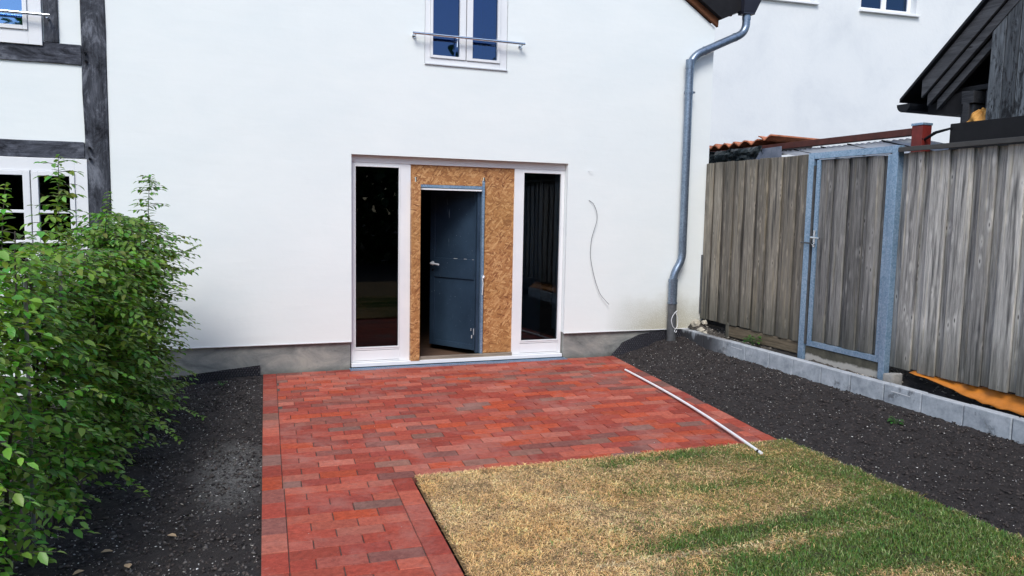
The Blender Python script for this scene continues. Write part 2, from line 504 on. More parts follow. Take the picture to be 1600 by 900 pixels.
def tint(): return (random.random(), random.random(), random.random())
def root(name, loc, label, cat, group=None):
    o = bpy.data.objects.new(name, None)
    o.empty_display_size = .2
    col.objects.link(o); o.location = loc
    return tag(o, label, cat, group)
def tag(o, label=None, cat=None, group=None, kind=None):
    if label: o['label'] = label
    if cat: o['category'] = cat
    if group: o['group'] = group
    if kind: o['kind'] = kind
    return o
def numpy_mesh(name, V, F, T, mat, smooth=False, parent=None, loc=(0, 0, 0)):
    """V (n,3), F (m,k) same-size faces or list, T (m,3) colours per face"""
    me = bpy.data.meshes.new(name)
    V = np.asarray(V, dtype=np.float32)-np.array(loc, dtype=np.float32)
    k = F.shape[1]
    me.vertices.add(len(V)); me.vertices.foreach_set('co', V.ravel())
    me.loops.add(F.size); me.loops.foreach_set('vertex_index', F.ravel().astype(np.int32))
    me.polygons.add(len(F)); me.polygons.foreach_set('loop_start', (np.arange(len(F))*k).astype(np.int32))
    me.polygons.foreach_set('loop_total', np.full(len(F), k, dtype=np.int32))
    me.update(calc_edges=True)
    at = me.attributes.new('tint', 'FLOAT_COLOR', 'FACE')
    at.data.foreach_set('color', np.c_[T, np.ones(len(T))].astype(np.float32).ravel())
    if smooth: me.polygons.foreach_set('use_smooth', np.ones(len(F), dtype=bool))
    me.materials.append(MAT[mat])
    o = bpy.data.objects.new(name, me); col.objects.link(o)
    if parent: o.parent = parent
    else: o.location = loc
    return o
def ss(a, b, x):
    t_ = np.clip((x-a)/(b-a), 0, 1)
    return t_*t_*(3-2*t_)
def lerp(a, b, t_): return a+(b-a)*t_

# ------------------------------------------------------------------ ground
def patio_right(y):      # x of the patio's / lawn's right edge
    return np.where(y > -3.34, 4.056+.111*np.minimum(y, 0), 3.705+0*y)
def patio_left(y):
    return .263+.0393*np.minimum(y, 0)
gb = MB(); gb.add([(-400, -400, -.14), (400, -400, -.14), (400, 400, -.14), (-400, 400, -.14)], [(0, 1, 2, 3)])
tag(gb.build('ground', 'soil', loc=(0, 0, -.14)), kind='structure')

_nz = {}
def fbm(X, Y, s, amp, seed=0):
    out = np.empty_like(X)
    fx, fy = X.ravel(), Y.ravel()
    o = out.ravel()
    for i in range(len(fx)):
        o[i] = noise.fractal(Vector((fx[i]*s+seed, fy[i]*s, seed*1.7)), .8, 2.1, 5)
    return o.reshape(X.shape)*amp
def bed_height_right(X, Y):
    e = patio_right(Y)
    t_ = ss(0, 1, (X-e)/(4.97-e))
    h = -.012+.135*t_
    h += .035*ss(-.5, 0, Y)*ss(4.3, 4.85, X)
    h += .03*ss(-.6, 0, Y)*ss(4.02, 4.3, X)
    return h
def bed_height_left(X, Y):
    h = -.015-.075*ss(.22, -.6, X)
    return h
def sheet(name, x0fn, x1fn, ys, nx, hfn, mat, seed, amp=.012):
    ys = np.array(ys)
    U = np.linspace(0, 1, nx)
    Y = np.repeat(ys[:, None], nx, 1)
    X = x0fn(Y)+(x1fn(Y)-x0fn(Y))*U[None, :]
    Z = hfn(X, Y)+fbm(X, Y, 9, amp, seed)+fbm(X, Y, 32, amp*.45, seed+5)
    V = np.stack([X, Y, Z], -1).reshape(-1, 3)
    n, m = Y.shape
    idx = np.arange(n*m).reshape(n, m)
    F = np.stack([idx[:-1, :-1], idx[1:, :-1], idx[1:, 1:], idx[:-1, 1:]], -1).reshape(-1, 4)[:, ::-1]
    o = numpy_mesh(name, V, F, np.ones((len(F), 3)), mat, True)
    return tag(o, kind='structure')
sheet('soil_bed', lambda Y: patio_right(Y)-.004, lambda Y: 4.975+0*Y, np.arange(.03, -9, -.028), 56, bed_height_right, 'soil', 3)
sheet('soil_bed', lambda Y: -2.6+0*Y, lambda Y: patio_left(Y)+.004, np.arange(.03, -9, -.03), 90, bed_height_left, 'soil', 9)
def raised(X, Y):
    h = .235+.035*ss(5.1, 5.35, X)+.0*X
    h += .14*np.exp(-(((X-5.14)/.10)**2+((Y+.03)/.22)**2))
    h -= .04*ss(-2.85, -3.1, Y)*ss(5.05, 5.2, X)
    return h
sheet('raised_soil', lambda Y: 5.045+0*Y, lambda Y: 7.6+0*Y, np.arange(.03, -6.5, -.03), 70, raised, 'rubble_soil', 21, .02)
yb = MB(); yb.box(7.55, 60, -30, 40, -.3, .22); yb.box(5.35, 7.55, .05, 40, -.3, .21); yb.box(5.06, 7.55, -30, -6.48, -.3, .20)
tag(yb.build('yard_ground', 'rubble_soil', loc=(30, 0, -.3)), kind='structure')

# ------------------------------------------------------------------ brick paving (one sheet of bricks on a sand bed)
REDS = [(.46, .100, .068), (.42, .085, .060), (.50, .120, .080), (.38, .085, .066), (.55, .155, .105), (.47, .140, .108), (.44, .090, .060), (.58, .115, .052), (.56, .200, .150)]
GREYS = [(.33, .125, .105), (.27, .155, .135), (.37, .135, .105), (.33, .18, .145), (.29, .125, .110)]
def brick_col():
    r = random.random()
    c_ = random.choice(GREYS) if r < .15 else random.choice(REDS)
    k = random.uniform(.85, 1.2)
    return tuple(v*k for v in c_)
def P_patio(u, v):       # u 0..1 across, v metres down the left edge (bilinear: courses fan slightly)
    xl, yl = .263-.0393*v, -.02-v
    k = 1+.046*min(v, 3.35)/3.2*1.0
    yr = -.02-v*k
    xr = 4.056-.111*(-yr) if yr > -3.4 else 3.68
    return Vector((xl+(xr-xl)*u, yl+(yr-yl)*u, 0))
pv = MB()
def brick(quad, gap=.0021, col_=None):
    c0 = sum(quad, Vector())/4
    zz = random.gauss(0, .0012)
    tx, ty = random.gauss(0, .004), random.gauss(0, .004)
    def ins(q, d):
        w = (q-c0); L = w.length
        return q-w*(d/L*1.35)
    vs = []
    for d, dz in ((gap, -.045), (gap, -.003), (gap+.0028, 0)):
        for q in quad:
            w = ins(q, d)
            vs.append((w.x, w.y, zz+dz+(w.x-c0.x)*tx+(w.y-c0.y)*ty))
    fs = [(8, 9, 10, 11)]
    for a in (0, 4):
        for i in range(4):
            fs.append((a+i, a+(i+1) % 4, a+4+(i+1) % 4, a+4+i))
    pv.add(vs, fs, col_ or brick_col())
COURSE = .106
W0 = 3.79
ub = .122/W0
nrow = 30
for r in range(nrow):
    v0, v1 = r*COURSE, (r+1)*COURSE
    off = .5 if r % 2 else 0.0
    off = max(0.0, off+random.uniform(-.02, .05))
    off += 0*random.uniform(-.05, .05)+(.17*math.sin(r*.9) if r < 16 else 0)
    u = ub-off*.238/W0
    while u < 1-ub:
        a, b = max(u, ub), min(u+.238/W0, 1-ub)
        if 1-ub-b < .05/W0: b = 1-ub; u = 2
        if b-a > .02/W0:
            brick([P_patio(a, v0), P_patio(b, v0), P_patio(b, v1), P_patio(a, v1)])
        u += .238/W0*random.uniform(.995, 1.005)
VEND = nrow*COURSE
# border stones laid lengthwise on both sides
v = 0
while v < VEND-.02:
    e = min(v+2*COURSE, VEND)
    brick([P_patio(0, v), P_patio(ub, v), P_patio(ub, e), P_patio(0, e)])
    brick([P_patio(1-ub, v), P_patio(1, v), P_patio(1, e), P_patio(1-ub, e)])
    v = e
# the path that runs on beside the lawn
def P_path(s, v):        # s in metres from the left edge
    q = P_patio(0, v)
    d = Vector((1, -.046, 0))
    return q+d*s*(1-.004*(v-VEND))
PW = .86
v = VEND; r = 0
while v < 8.9:
    for k in range(2):
        vv0, vv1 = v+k*COURSE, v+(k+1)*COURSE
        L = (PW-.244)/2.62
        s_ = .122-(.5*L if (r+k) % 2 else 0)
        while s_ < PW-.122-.01:
            a, b = max(s_, .122), min(s_+L, PW-.122)
            if PW-.122-b < .06: b = PW-.122; s_ = 9
            if b-a > .03: brick([P_path(a, vv0), P_path(b, vv0), P_path(b, vv1), P_path(a, vv1)])
            s_ += L
    for a, b in ((0, .122), (PW-.122, PW)):
        brick([P_path(a, v), P_path(b, v), P_path(b, v+2*COURSE), P_path(a, v+2*COURSE)])
    v += 2*COURSE; r += 2
tag(pv.build('brick_paving', 'brick', loc=(2, -2, 0), recalc=False), kind='structure')
sb = MB()
e = [P_patio(0, 0), P_patio(1, 0), P_patio(1, VEND), P_patio(0, VEND)]
sb.add([(q.x, q.y, -.007) for q in e], [(0, 3, 2, 1)])
e = [P_path(0, VEND), P_path(PW, VEND), P_path(PW, 9), P_path(0, 9)]
sb.add([(q.x, q.y, -.007) for q in e], [(0, 3, 2, 1)])
tag(sb.build('sand_bed', 'joint', loc=(2, -2, -.007)), kind='structure')

# ------------------------------------------------------------------ lawn
BL = [  # x, y, rx, ry, strength : green patches of the turf
    (2.62, -3.41, .50, .075, 1.0), (2.25, -3.46, .16, .05, .6), (3.38, -3.84, .34, .13, .62), (3.03, -4.03, .25, .08, .35),
    (3.62, -4.02, .16, .16, .5), (2.5, -3.94, .55, .07, .55), (3.52, -4.50, .26, .15, 1.15), (3.60, -4.72, .20, .2, 1.0),
    (3.34, -4.86, .40, .16, 1.1), (2.55, -4.56, .62, .085, 1.05), (2.95, -4.52, .32, .09, .9), (2.0, -4.62, .35, .08, .6),
    (2.85, -4.93, .75, .14, 1.1), (2.25, -4.92, .35, .12, .8), (3.3, -5.1, .5, .1, .6), (3.5, -5.5, .5, .25, .9), (2.2, -5.5, .9, .2, .8),
    (1.9, -4.35, .4, .06, .3), (2.4, -4.25, .5, .05, .35), (3.1, -3.6, .4, .06, .4)]
def greenness(x, y):
    g = np.zeros_like(x)
    for bx, by, rx, ry, s in BL:
        ys = y+.06*(x-bx)
        g += s*np.exp(-(np.abs((x-bx)/rx)**1.8+np.abs((ys-by)/(ry*1.1))**1.8))
    # dry seams between the turf rolls
    seam = np.exp(-((y+4.715+.03*(x-2.6))/.022)**2)*(x > 1.5)*(x < 3.35)
    seam += np.exp(-((x-3.29+.05*(y+4.5))/.02)**2)*(y < -4.33)*(y > -4.72)
    seam += np.exp(-((y+4.36)/.02)**2)*(x > 3.0)*.7
    seam += ss(3.66, 3.70, x)*.8
    return np.clip(g, 0, 1.15)*(1-np.clip(seam, 0, 1)*.85), seam
def lawn_left(y): return .263+.0393*y+PW+.018-.02*0
ly = np.arange(-3.262, -9, -.035)
def lawn_x0(Y): return .263+.0393*Y+PW-.002
n_, m_ = len(ly), 80
Yl = np.repeat(ly[:, None], m_, 1)
Ul = np.linspace(0, 1, m_)[None, :]
x0 = .263+.0393*Yl+PW+.022
Xl = x0+(3.70-x0)*Ul
Yl = Yl-.04*(Xl-1)/2.7*np.exp(-(Yl+3.26)**2*2)
Zl = .004+.010*np.minimum(1, Ul*30)+fbm(Xl, Yl, 5, .008, 31)
Zl[:, 0] = -.03; Zl[:, -1] = -.03
V = np.stack([Xl, Yl, Zl], -1).reshape(-1, 3)
idx = np.arange(n_*m_).reshape(n_, m_)
F = np.stack([idx[:-1, :-1], idx[1:, :-1], idx[1:, 1:], idx[:-1, 1:]], -1).reshape(-1, 4)
cen = V[F].mean(1)
gg, sm = greenness(cen[:, 0], cen[:, 1])
T = np.outer(1-gg*.8, (.34, .235, .115))+np.outer(gg*.8, (.035, .05, .012))
tag(numpy_mesh('lawn', V, F, T, 'thatch', True), kind='structure')
NB = 235000
def vn(x, y, s, seed):
    gx = np.random.default_rng(seed).random((256, 256))
    X, Y = x*s+500, y*s+500
    i, j = np.floor(X).astype(int), np.floor(Y).astype(int); u, v = X-i, Y-j
    u = u*u*(3-2*u); v = v*v*(3-2*v)
    a = gx[i % 256, j % 256]; b = gx[(i+1) % 256, j % 256]; c = gx[i % 256, (j+1) % 256]; d = gx[(i+1) % 256, (j+1) % 256]
    return (a*(1-u)+b*u)*(1-v)+(c*(1-u)+d*u)*v
by = -3.27-(rng.random(NB)**1.0)*2.75
bx0 = .263+.0393*by+PW+.016
bx = bx0+(3.712-bx0)*rng.random(NB)
bx = np.where(bx > 3.66, bx+rng.normal(0, .008, NB)+.012*np.sin(by*17)+.008*np.sin(by*41), bx)
by = by-.04*(bx-1)/2.7*np.exp(-(by+3.26)**2*2)
g0, sm = greenness(bx, by)
fuzz = rng.normal(0, .17, NB)
def vn(x, y, s, seed):
    gx = np.random.default_rng(seed).random((256, 256))
    X, Y = x*s+500, y*s+500
    i, j = np.floor(X).astype(int), np.floor(Y).astype(int); u, v = X-i, Y-j
    u = u*u*(3-2*u); v = v*v*(3-2*v)
    a = gx[i % 256, j % 256]; b = gx[(i+1) % 256, j % 256]; c = gx[i % 256, (j+1) % 256]; d = gx[(i+1) % 256, (j+1) % 256]
    return (a*(1-u)+b*u)*(1-v)+(c*(1-u)+d*u)*v
patch = .5*vn(bx, by, 5, 1)+.3*vn(bx, by, 13, 2)+.2*vn(bx, by, 34, 3)
g0 = g0*np.clip(.45+1.15*patch, 0, 1)+np.clip((patch-.48)*1.7, 0, .6)*ss(1.6, 2.6, bx)+.16*ss(2.4, 3.4, bx)
isg = (g0+fuzz) > (.18+.80*rng.random(NB))
old = rng.random(NB)
L = np.where(isg, rng.uniform(.014, .036, NB), rng.uniform(.014, .044, NB))
lean = np.where(isg, rng.uniform(.3, 1.4, NB), rng.uniform(1.05, 1.56, NB))
az = rng.uniform(0, 2*np.pi, NB)
wd = np.where(isg, rng.uniform(.0014, .0027, NB), rng.uniform(.0012, .0026, NB))
dx_, dy_ = np.cos(az), np.sin(az)
px_, py_ = -dy_, dx_
bz = .008+rng.uniform(0, .006, NB)
B = np.stack([bx, by, bz], -1)
D1 = np.stack([dx_*np.sin(lean*.6), dy_*np.sin(lean*.6), np.cos(lean*.6)], -1)
l2 = np.minimum(lean*1.35, 1.62)
D2 = np.stack([dx_*np.sin(l2), dy_*np.sin(l2), np.cos(l2)], -1)
S = np.stack([px_, py_, np.zeros(NB)], -1)*wd[:, None]
spill = (rng.random(NB) < .03) & (by > -3.33)
B[:, 1] += np.where(spill, rng.uniform(0, .03, NB), 0)
bare = (vn(bx, by, 11, 21)*.6+vn(bx, by, 31, 22)*.4 > .80) & (rng.random(NB) < .8)
L = np.where(bare, L*.25, L*(.75+.5*vn(bx, by, 24, 23)))
mid = B+D1*(L*.45)[:, None]; tip = mid+D2*(L*.55)[:, None]
V = np.stack([B-S, B+S, mid+S*.8, mid-S*.8, tip], 1).reshape(-1, 3)
i0 = (np.arange(NB)*5)[:, None]
F = np.concatenate([np.concatenate([i0, i0+1, i0+2], 1), np.concatenate([i0, i0+2, i0+3], 1), np.concatenate([i0+3, i0+2, i0+4], 1)], 0)
gcol = np.stack([rng.uniform(.06, .15, NB), rng.uniform(.11, .24, NB), rng.uniform(.016, .045, NB)], -1)
dkg = np.stack([rng.uniform(.13, .27, NB), rng.uniform(.15, .25, NB), rng.uniform(.03, .07, NB)], -1)
k_ = (rng.uniform(.5, 1.3, NB)*(.62+.40*vn(bx, by, 9, 7)+.36*vn(bx, by, 28, 8)))[:, None]
scol = np.array((.90, .61, .31))[None]*k_+rng.normal(0, .015, (NB, 3))
hue = vn(bx, by, 4, 12)[:, None]
scol = scol*(np.array((1.0, .93, .80))*(1-hue)+np.array((1.0, 1.04, 1.12))*hue)
scol = np.where((rng.random(NB) < .15)[:, None], scol*.34, scol)
scol = np.where((sm > .4)[:, None] & (rng.random(NB) < .6)[:, None], np.array((.70, .58, .36))[None]*k_, scol)
pale = (rng.random(NB) < .13)[:, None]
gcol = np.where(pale, np.array((.34, .40, .17))[None]*k_, gcol)
C_ = np.where(isg[:, None], gcol, scol)
olive = (~isg) & (rng.random(NB) < np.clip(.02+.8*(bx-1.7)/2.0*(.4+patch), .0, .7))
C_ = np.where(olive[:, None], dkg, C_)
C_ = np.clip(C_, .004, 1)
T = np.concatenate([C_*.8, C_*.9, C_*1.05], 0)
tag(numpy_mesh('turf_grass', V, F, T, 'blade', loc=(2.3, -4.5, 0)), 'short turf grass, straw yellow with green stripes, beside the brick path', 'grass', kind='stuff')

# loose crumbs and white flecks in the topsoil
def scatter(name, n, pts_fn, s0, s1, cols, label, cat, flat=.7):
    P, ok = pts_fn(n)
    P = P[ok]; n = len(P)
    base = np.array([(1,0,0),(-1,0,0),(0,1,0),(0,-1,0),(0,0,1),(0,0,-1)], float)
    Fo = np.array([(0,2,4),(2,1,4),(1,3,4),(3,0,4),(2,0,5),(1,2,5),(3,1,5),(0,3,5)])
    s = s0+(s1-s0)*rng.random(n)**2.5
    a = rng.uniform(0, 6.28, n)
    Vb = base[None]*rng.uniform(.55, 1.25, (n, 6, 1))*s[:, None, None]
    Vb += rng.normal(0, .22, (n, 6, 3))*s[:, None, None]
    ca, sa = np.cos(a)[:, None], np.sin(a)[:, None]
    Vx = Vb[..., 0]*ca-Vb[..., 1]*sa; Vy = Vb[..., 0]*sa+Vb[..., 1]*ca
    V = np.stack([Vx, Vy, Vb[..., 2]*flat], -1)+P[:, None, :]
    F = (Fo[None]+(np.arange(n)*6)[:, None, None]).reshape(-1, 3)
    cc = np.array(cols)[rng.integers(0, len(cols), n)]*rng.uniform(.7, 1.25, n)[:, None]
    T = np.repeat(cc, 8, 0)
    return tag(numpy_mesh(name, V.reshape(-1, 3), F, T, 'grit', loc=tuple(P.mean(0)*[1, 1, 0])), label, cat, kind='stuff')
def right_pts(n):
    y = rng.uniform(-5.6, -.03, n); e = patio_right(y)
    x = e+(4.965-e)*rng.random(n)
    return np.stack([x, y, bed_height_right(x, y)+.004], -1), np.ones(n, bool)
def left_pts(n):
    y = rng.uniform(-5.2, -.03, n); x = rng.uniform(-1.1, .255, n)
    return np.stack([x, y, bed_height_left(x, y)+.003], -1), x < patio_left(y)-.004
def raised_pts(n):
    y = rng.uniform(-4.6, -.03, n); x = rng.uniform(5.06, 5.5, n)
    return np.stack([x, y, raised(x, y)+.004], -1), ((y > -2.75) | (rng.random(n) < .25)) & ~((y < -1.3) & (y > -1.75))
DK = [(.015, .012, .012), (.034, .027, .026), (.050, .040, .037), (.070, .056, .050)]
WH = [(.62, .60, .56), (.45, .43, .38), (.75, .74, .72), (.35, .32, .28)]
scatter('soil_crumbs', 15000, right_pts, .0025, .014, DK, 'dark soil crumbs in the bed between patio and edging blocks', 'soil')
scatter('soil_crumbs', 15000, left_pts, .003, .015, DK+[(.11, .10, .095)], 'dark soil crumbs in the bed left of the brick paving', 'soil')
scatter('white_grit', 2700, right_pts, .0020, .0080, WH, 'tiny white stone flecks in the bed right of the patio', 'gravel', .4)
scatter('white_grit', 3200, left_pts, .0022, .0080, WH, 'tiny white stone flecks in the bed beside the hedge', 'gravel', .4)
scatter('rubble_grit', 3200, raised_pts, .004, .02, [(.20, .18, .15), (.10, .09, .075), (.36, .33, .28), (.04, .036, .03)], 'small loose rubble behind the grey edging blocks', 'gravel', .6)
def patio_pts(n):
    y = rng.uniform(-5, -.1, n); x = rng.uniform(.3, 3.9, n)
    return np.stack([x, y, 0*x+.0015], -1), (x < patio_right(y)-.05) & ((y > -3.2) | (x < .95+.04*y))
scatter('paving_grit', 260, patio_pts, .0015, .005, WH+[(.3, .12, .08)], 'few pale crumbs lying on the red brick paving', 'gravel', .5)

# ------------------------------------------------------------------ white house
HX0, HX1 = -1.0, 5.235
house = root('white_house', (2.1, 0, 0), 'white rendered house with boarded garden door and grey plinth', 'house')
AP = 2.12                      # gable apex
def gable(x): return 5.72-.63*abs(x-AP)
def plate(xs, zs, holes, top=None):
    m = MB(); idx = {}
    def vid(i, j):
        if (i, j) not in idx:
            z_ = zs[j]
            if top and j == len(zs)-1: z_ = top(xs[i])
            idx[(i, j)] = len(m.v); m.v.append((xs[i], 0, z_))
        return idx[(i, j)]
    for i in range(len(xs)-1):
        for j in range(len(zs)-1):
            cx, cz = (xs[i]+xs[i+1])/2, (zs[j]+zs[j+1])/2
            if any(a < cx < b and c < cz < d for a, b, c, d in holes): continue
            m.f.append((vid(i, j), vid(i+1, j), vid(i+1, j+1), vid(i, j+1))); m.c.append((1, 1, 1))
    return m
m = plate([HX0, 1.113, 1.838, AP, 2.716, 3.443, HX1], [.285, 2.142, 3.06, 3.42, 3.6], [(1.113, 3.443, 0, 2.142), (1.838, 2.716, 3.06, 4.3)], None)
wl = m.build('wall', 'render', house, recalc=False)
so = wl.modifiers.new('s', 'SOLIDIFY'); so.thickness = .35; so.offset = -1
# upper gable part of the wall above the picture, around the window head
m = MB()
m.prism([(HX0, 3.6), (1.838, 3.6), (1.838, gable(1.838)), (HX0, gable(HX0))], 'y', 0, .35)
m.prism([(2.716, 3.6), (HX1, 3.6), (HX1, gable(HX1)), (2.716, gable(2.716))], 'y', 0, .35)
m.prism([(1.838, 4.3), (2.716, 4.3), (2.716, gable(2.716)), (AP, gable(AP)), (1.838, gable(1.838))], 'y', 0, .35)
m.box(4.9, HX1-.002, .35, 9, .285, 3.7)
m.build('gable_wall', 'render', house)
m = MB(); m.box(HX0, 1.105, .028, .33, -.12, .283); m.build('plinth', 'plinth', house, bevel=.004)
m = MB(); m.box(3.452, HX1-.03, .028, .33, -.12, .283); m.build('plinth', 'plinth', house, bevel=.004)
for a, b in ((HX0, 1.113), (3.443, HX1)):
    m = MB(); m.box(a+.001, b-.001, -.006, .03, .277, .2845); m.build('drip_edge', 'white', house)
# roof
m = MB()
EZ = lambda x_: gable(x_)
pr = [(-1.5, gable(-1.5)+.03), (AP, gable(AP)+.03), (5.62, gable(5.62)+.45), (5.62, gable(5.62)+.55), (AP, gable(AP)+.25), (-1.5, gable(-1.5)+.25)]
pr = [(-1.5, gable(-1.5)+.03), (AP, gable(AP)+.03), (5.27, gable(5.27)+.10), (5.64, 4.02), (5.64, 4.09), (AP, gable(AP)+.28), (-1.5, gable(-1.5)+.25)]
m.prism(pr, 'y', -.10, 9.0)
m.build('roof', 'under', house)
m = MB()
for k in range(34):
    y0 = -.13+k*.27
    m.prism([(5.70, 4.105), (AP, gable(AP)+.29), (AP, gable(AP)+.33), (5.72, 4.145)], 'y', y0, y0+.262, tint())
    m.prism([(AP, gable(AP)+.29), (-1.55, gable(-1.55)+.26), (-1.55, gable(-1.55)+.31), (AP, gable(AP)+.331)], 'y', y0, y0+.262, tint())
m.build('roof_tiles', 'rooftile', house)
# brown board on the wall under the verge
g_ = lambda x_: 3.92+.63*(5.27-x_)
m = MB(); m.prism([(5.255, 3.757), (5.262, 3.925), (2.2, g_(2.2)), (2.2, g_(2.2)-.17)], 'y', -.04, -.002)
m.build('barge_board', 'brown_board', house, bevel=.003)
m = MB(); m.box(5.24, 5.44, -.035, -.005, 3.90, 3.975); m.build('fascia_board', 'brown_board', house, bevel=.003)
# gutter along the eave and its hopper
m = MB()
for k in range(8):
    a0, a1 = math.pi+k*math.pi/8, math.pi+(k+1)*math.pi/8
    r = .065
    pts = [(5.63+r*math.cos(a0), 4.06+r*math.sin(a0)), (5.63+r*math.cos(a1), 4.06+r*math.sin(a1)), (5.63+(r-.006)*math.cos(a1), 4.06+(r-.006)*math.sin(a1)), (5.63+(r-.006)*math.cos(a0), 4.06+(r-.006)*math.sin(a0))]
    m.prism(pts, 'y', -.14, 9)
m.build('gutter', 'hopper', house)
# downpipe
PY = -.088
def arc_path(pts, rad, seg=7):
    pts = [Vector(p) for p in pts]; out = [pts[0]]
    for i in range(1, len(pts)-1):
        a = (pts[i-1]-pts[i]); b = (pts[i+1]-pts[i])
        d = min(rad, a.length*.45, b.length*.45)
        p0, p2 = pts[i]+a.normalized()*d, pts[i]+b.normalized()*d
        for k in range(seg+1):
            s_ = k/seg
            out.append((1-s_)**2*p0+2*s_*(1-s_)*pts[i]+s_*s_*p2)
    out.append(pts[-1]); return out
m = MB()
m.tube(arc_path([(5.595, PY, 3.98), (5.60, PY, 3.72), (4.868, PY, 3.38), (4.872, PY, 1.10), (4.763, PY, .93), (4.765, PY, .60)], .16), .045, 18)
dp = m.build('downpipe', 'zinc', house, smooth=True)
m = MB()
for (x_, z_), h, r in (((4.869, 3.30), .10, .0485), ((4.870, 2.98), .02, .050), ((4.764, .86), .035, .056), ((4.765, .72), .26, .0515), ((4.765, .60), .02, .057), ((4.765, .71), .012, .054)):
    m = MB(); m.tube([(x_, PY, z_-h/2), (x_, PY, z_+h/2)], r, 18)
    m.build('pipe_socket', 'zinc', dp, smooth=True)
d_ = (Vector((4.868, PY, 3.38))-Vector((5.60, PY, 3.72))).normalized()
for q in (.16, .60):
    c0 = Vector((5.60, PY, 3.72))+d_*q
    m = MB(); m.tube([c0-d_*.006, c0+d_*.006], .049, 18); m.build('pipe_socket', 'zinc', dp, smooth=True)
m = MB(); m.tube([(5.598, PY, 3.86), (5.598, PY, 3.90)], .049, 18)
m.build('pipe_socket', 'zinc', dp, smooth=True)
m = MB(); m.tube([(4.868, PY, 2.985), (4.868, PY, 3.005)], .0515, 18); m.box(4.91, 4.945, PY-.012, PY+.012, 2.985, 3.003); m.box(4.86, 4.875, PY, .0, 2.988, 3.0)
m.build('pipe_clamp', 'zinc', dp)
m = MB(); m.tube([(4.766, PY, .60), (4.768, PY, .05)], [.050, .056], 14); m.build('standpipe', 'zinc_dark', dp, smooth=True)
m = MB()
lp = [(4.775, PY-.056, .50), (4.735, PY-.06, .45), (4.722, PY-.06, .40), (4.745, PY-.062, .33), (4.785, PY-.062, .30), (4.81, PY-.06, .34), (4.812, PY-.058, .42), (4.79, PY-.058, .47), (4.775, PY-.056, .50), (4.80, PY-.058, .515)]
m.tube(arc_path(lp, .02, 3), .0035, 6); m.tube(arc_path([(4.78, PY-.06, .30), (4.765, PY-.064, .275), (4.79, PY-.064, .262), (4.80, PY-.062, .285)], .01, 3), .0035, 6)
m.build('wire_loop', 'rod', dp, smooth=True)
m = MB(); vs = [(5.50, PY-.09, 4.10), (5.74, PY-.09, 4.10), (5.74, PY+.09, 4.10), (5.50, PY+.09, 4.10), (5.515, PY-.06, 3.935), (5.675, PY-.06, 3.935), (5.675, PY+.06, 3.935), (5.515, PY+.06, 3.935)]
m.add(vs, [(0, 1, 2, 3), (4, 5, 6, 7), (0, 1, 5, 4), (1, 2, 6, 5), (2, 3, 7, 6), (3, 0, 4, 7)])
m.box(5.52, 5.672, PY-.058, PY+.058, 3.915, 3.935)
m.build('hopper', 'hopper', dp, bevel=.003)

# upper window
def casement(parent, name, x0, x1, z0, z1, y, panes, border=.085, gl='glass', inner=.035, bars=(), kind_='window'):
    """outer frame, sash frames standing 12 mm proud, panes; panes = list of glass rectangles (x0,x1,z0,z1)"""
    px0 = min(p_[0] for p_ in panes); px1 = max(p_[1] for p_ in panes); pz0 = min(p_[2] for p_ in panes); pz1 = max(p_[3] for p_ in panes)
    s0, s1, t0, t1 = px0-inner, px1+inner, pz0-inner, pz1+inner
    m = MB()
    m.box(x0, s0, y, y+.07, z0, z1); m.box(s1, x1, y, y+.07, z0, z1)
    m.box(s0, s1, y, y+.07, z0, t0); m.box(s0, s1, y, y+.07, t1, z1)
    fo = m.build(name, 'white', parent, bevel=.003)
    ps = sorted(panes)
    for i, (a, b, c_, d_) in enumerate(ps):
        l = s0 if i == 0 else (ps[i-1][1]+a)/2+.003
        r = s1 if i == len(ps)-1 else (b+ps[i+1][0])/2-.003
        m = MB(); yf = y-.014
        m.box(l+.002, a, yf, y+.05, t0+.002, t1-.002); m.box(b, r-.002, yf, y+.05, t0+.002, t1-.002)
        m.box(a, b, yf, y+.05, t0+.002, c_); m.box(a, b, yf, y+.05, d_, t1-.002)
        for zb in bars: m.box(a, b, yf+.008, y+.02, zb-.013, zb+.013)
        m.build('sash', 'white', fo, bevel=.003)
        m = MB(); m.box(a-.004, b+.004, y+.022, y+.028, c_-.004, d_+.004); m.build('pane', gl, fo)
    return fo
wn_ = casement(house, 'window', 1.843, 2.711, 3.075, 4.295, .004, [(1.922, 2.201, 3.160, 4.2), (2.337, 2.607, 3.160, 4.2)], gl='glass_blue', inner=.028)
m = MB(); m.box(1.838, 2.716, -.016, .06, 3.062, 3.0745); m.build('sill', 'sill_metal', wn_, bevel=.002)
m = MB(); m.tube(arc_path([(2.165, .0, 3.36), (2.168, -.03, 3.355), (2.165, -.034, 3.25)], .01, 3), .006, 8); m.build('window_handle', 'chrome', wn_, smooth=True)
m = MB(); m.box(1.86, 2.69, .8, .82, 3.1, 4.3); m.build('curtain', 'room_blue', wn_)
gr = MB(); gr.tube([(1.700, -.075, 3.341), (2.882, -.075, 3.341)], .0135, 12)
rail = gr.build('window_guard', 'chrome', house, smooth=True)
for x_ in (1.728, 2.852):
    m = MB(); m.tube([(x_, -.07, 3.332), (x_, -.0, 3.325)], .011, 10); m.tube([(x_, -.012, 3.325), (x_, -.001, 3.325)], .02, 12); m.build('bracket', 'chrome', rail, smooth=True)

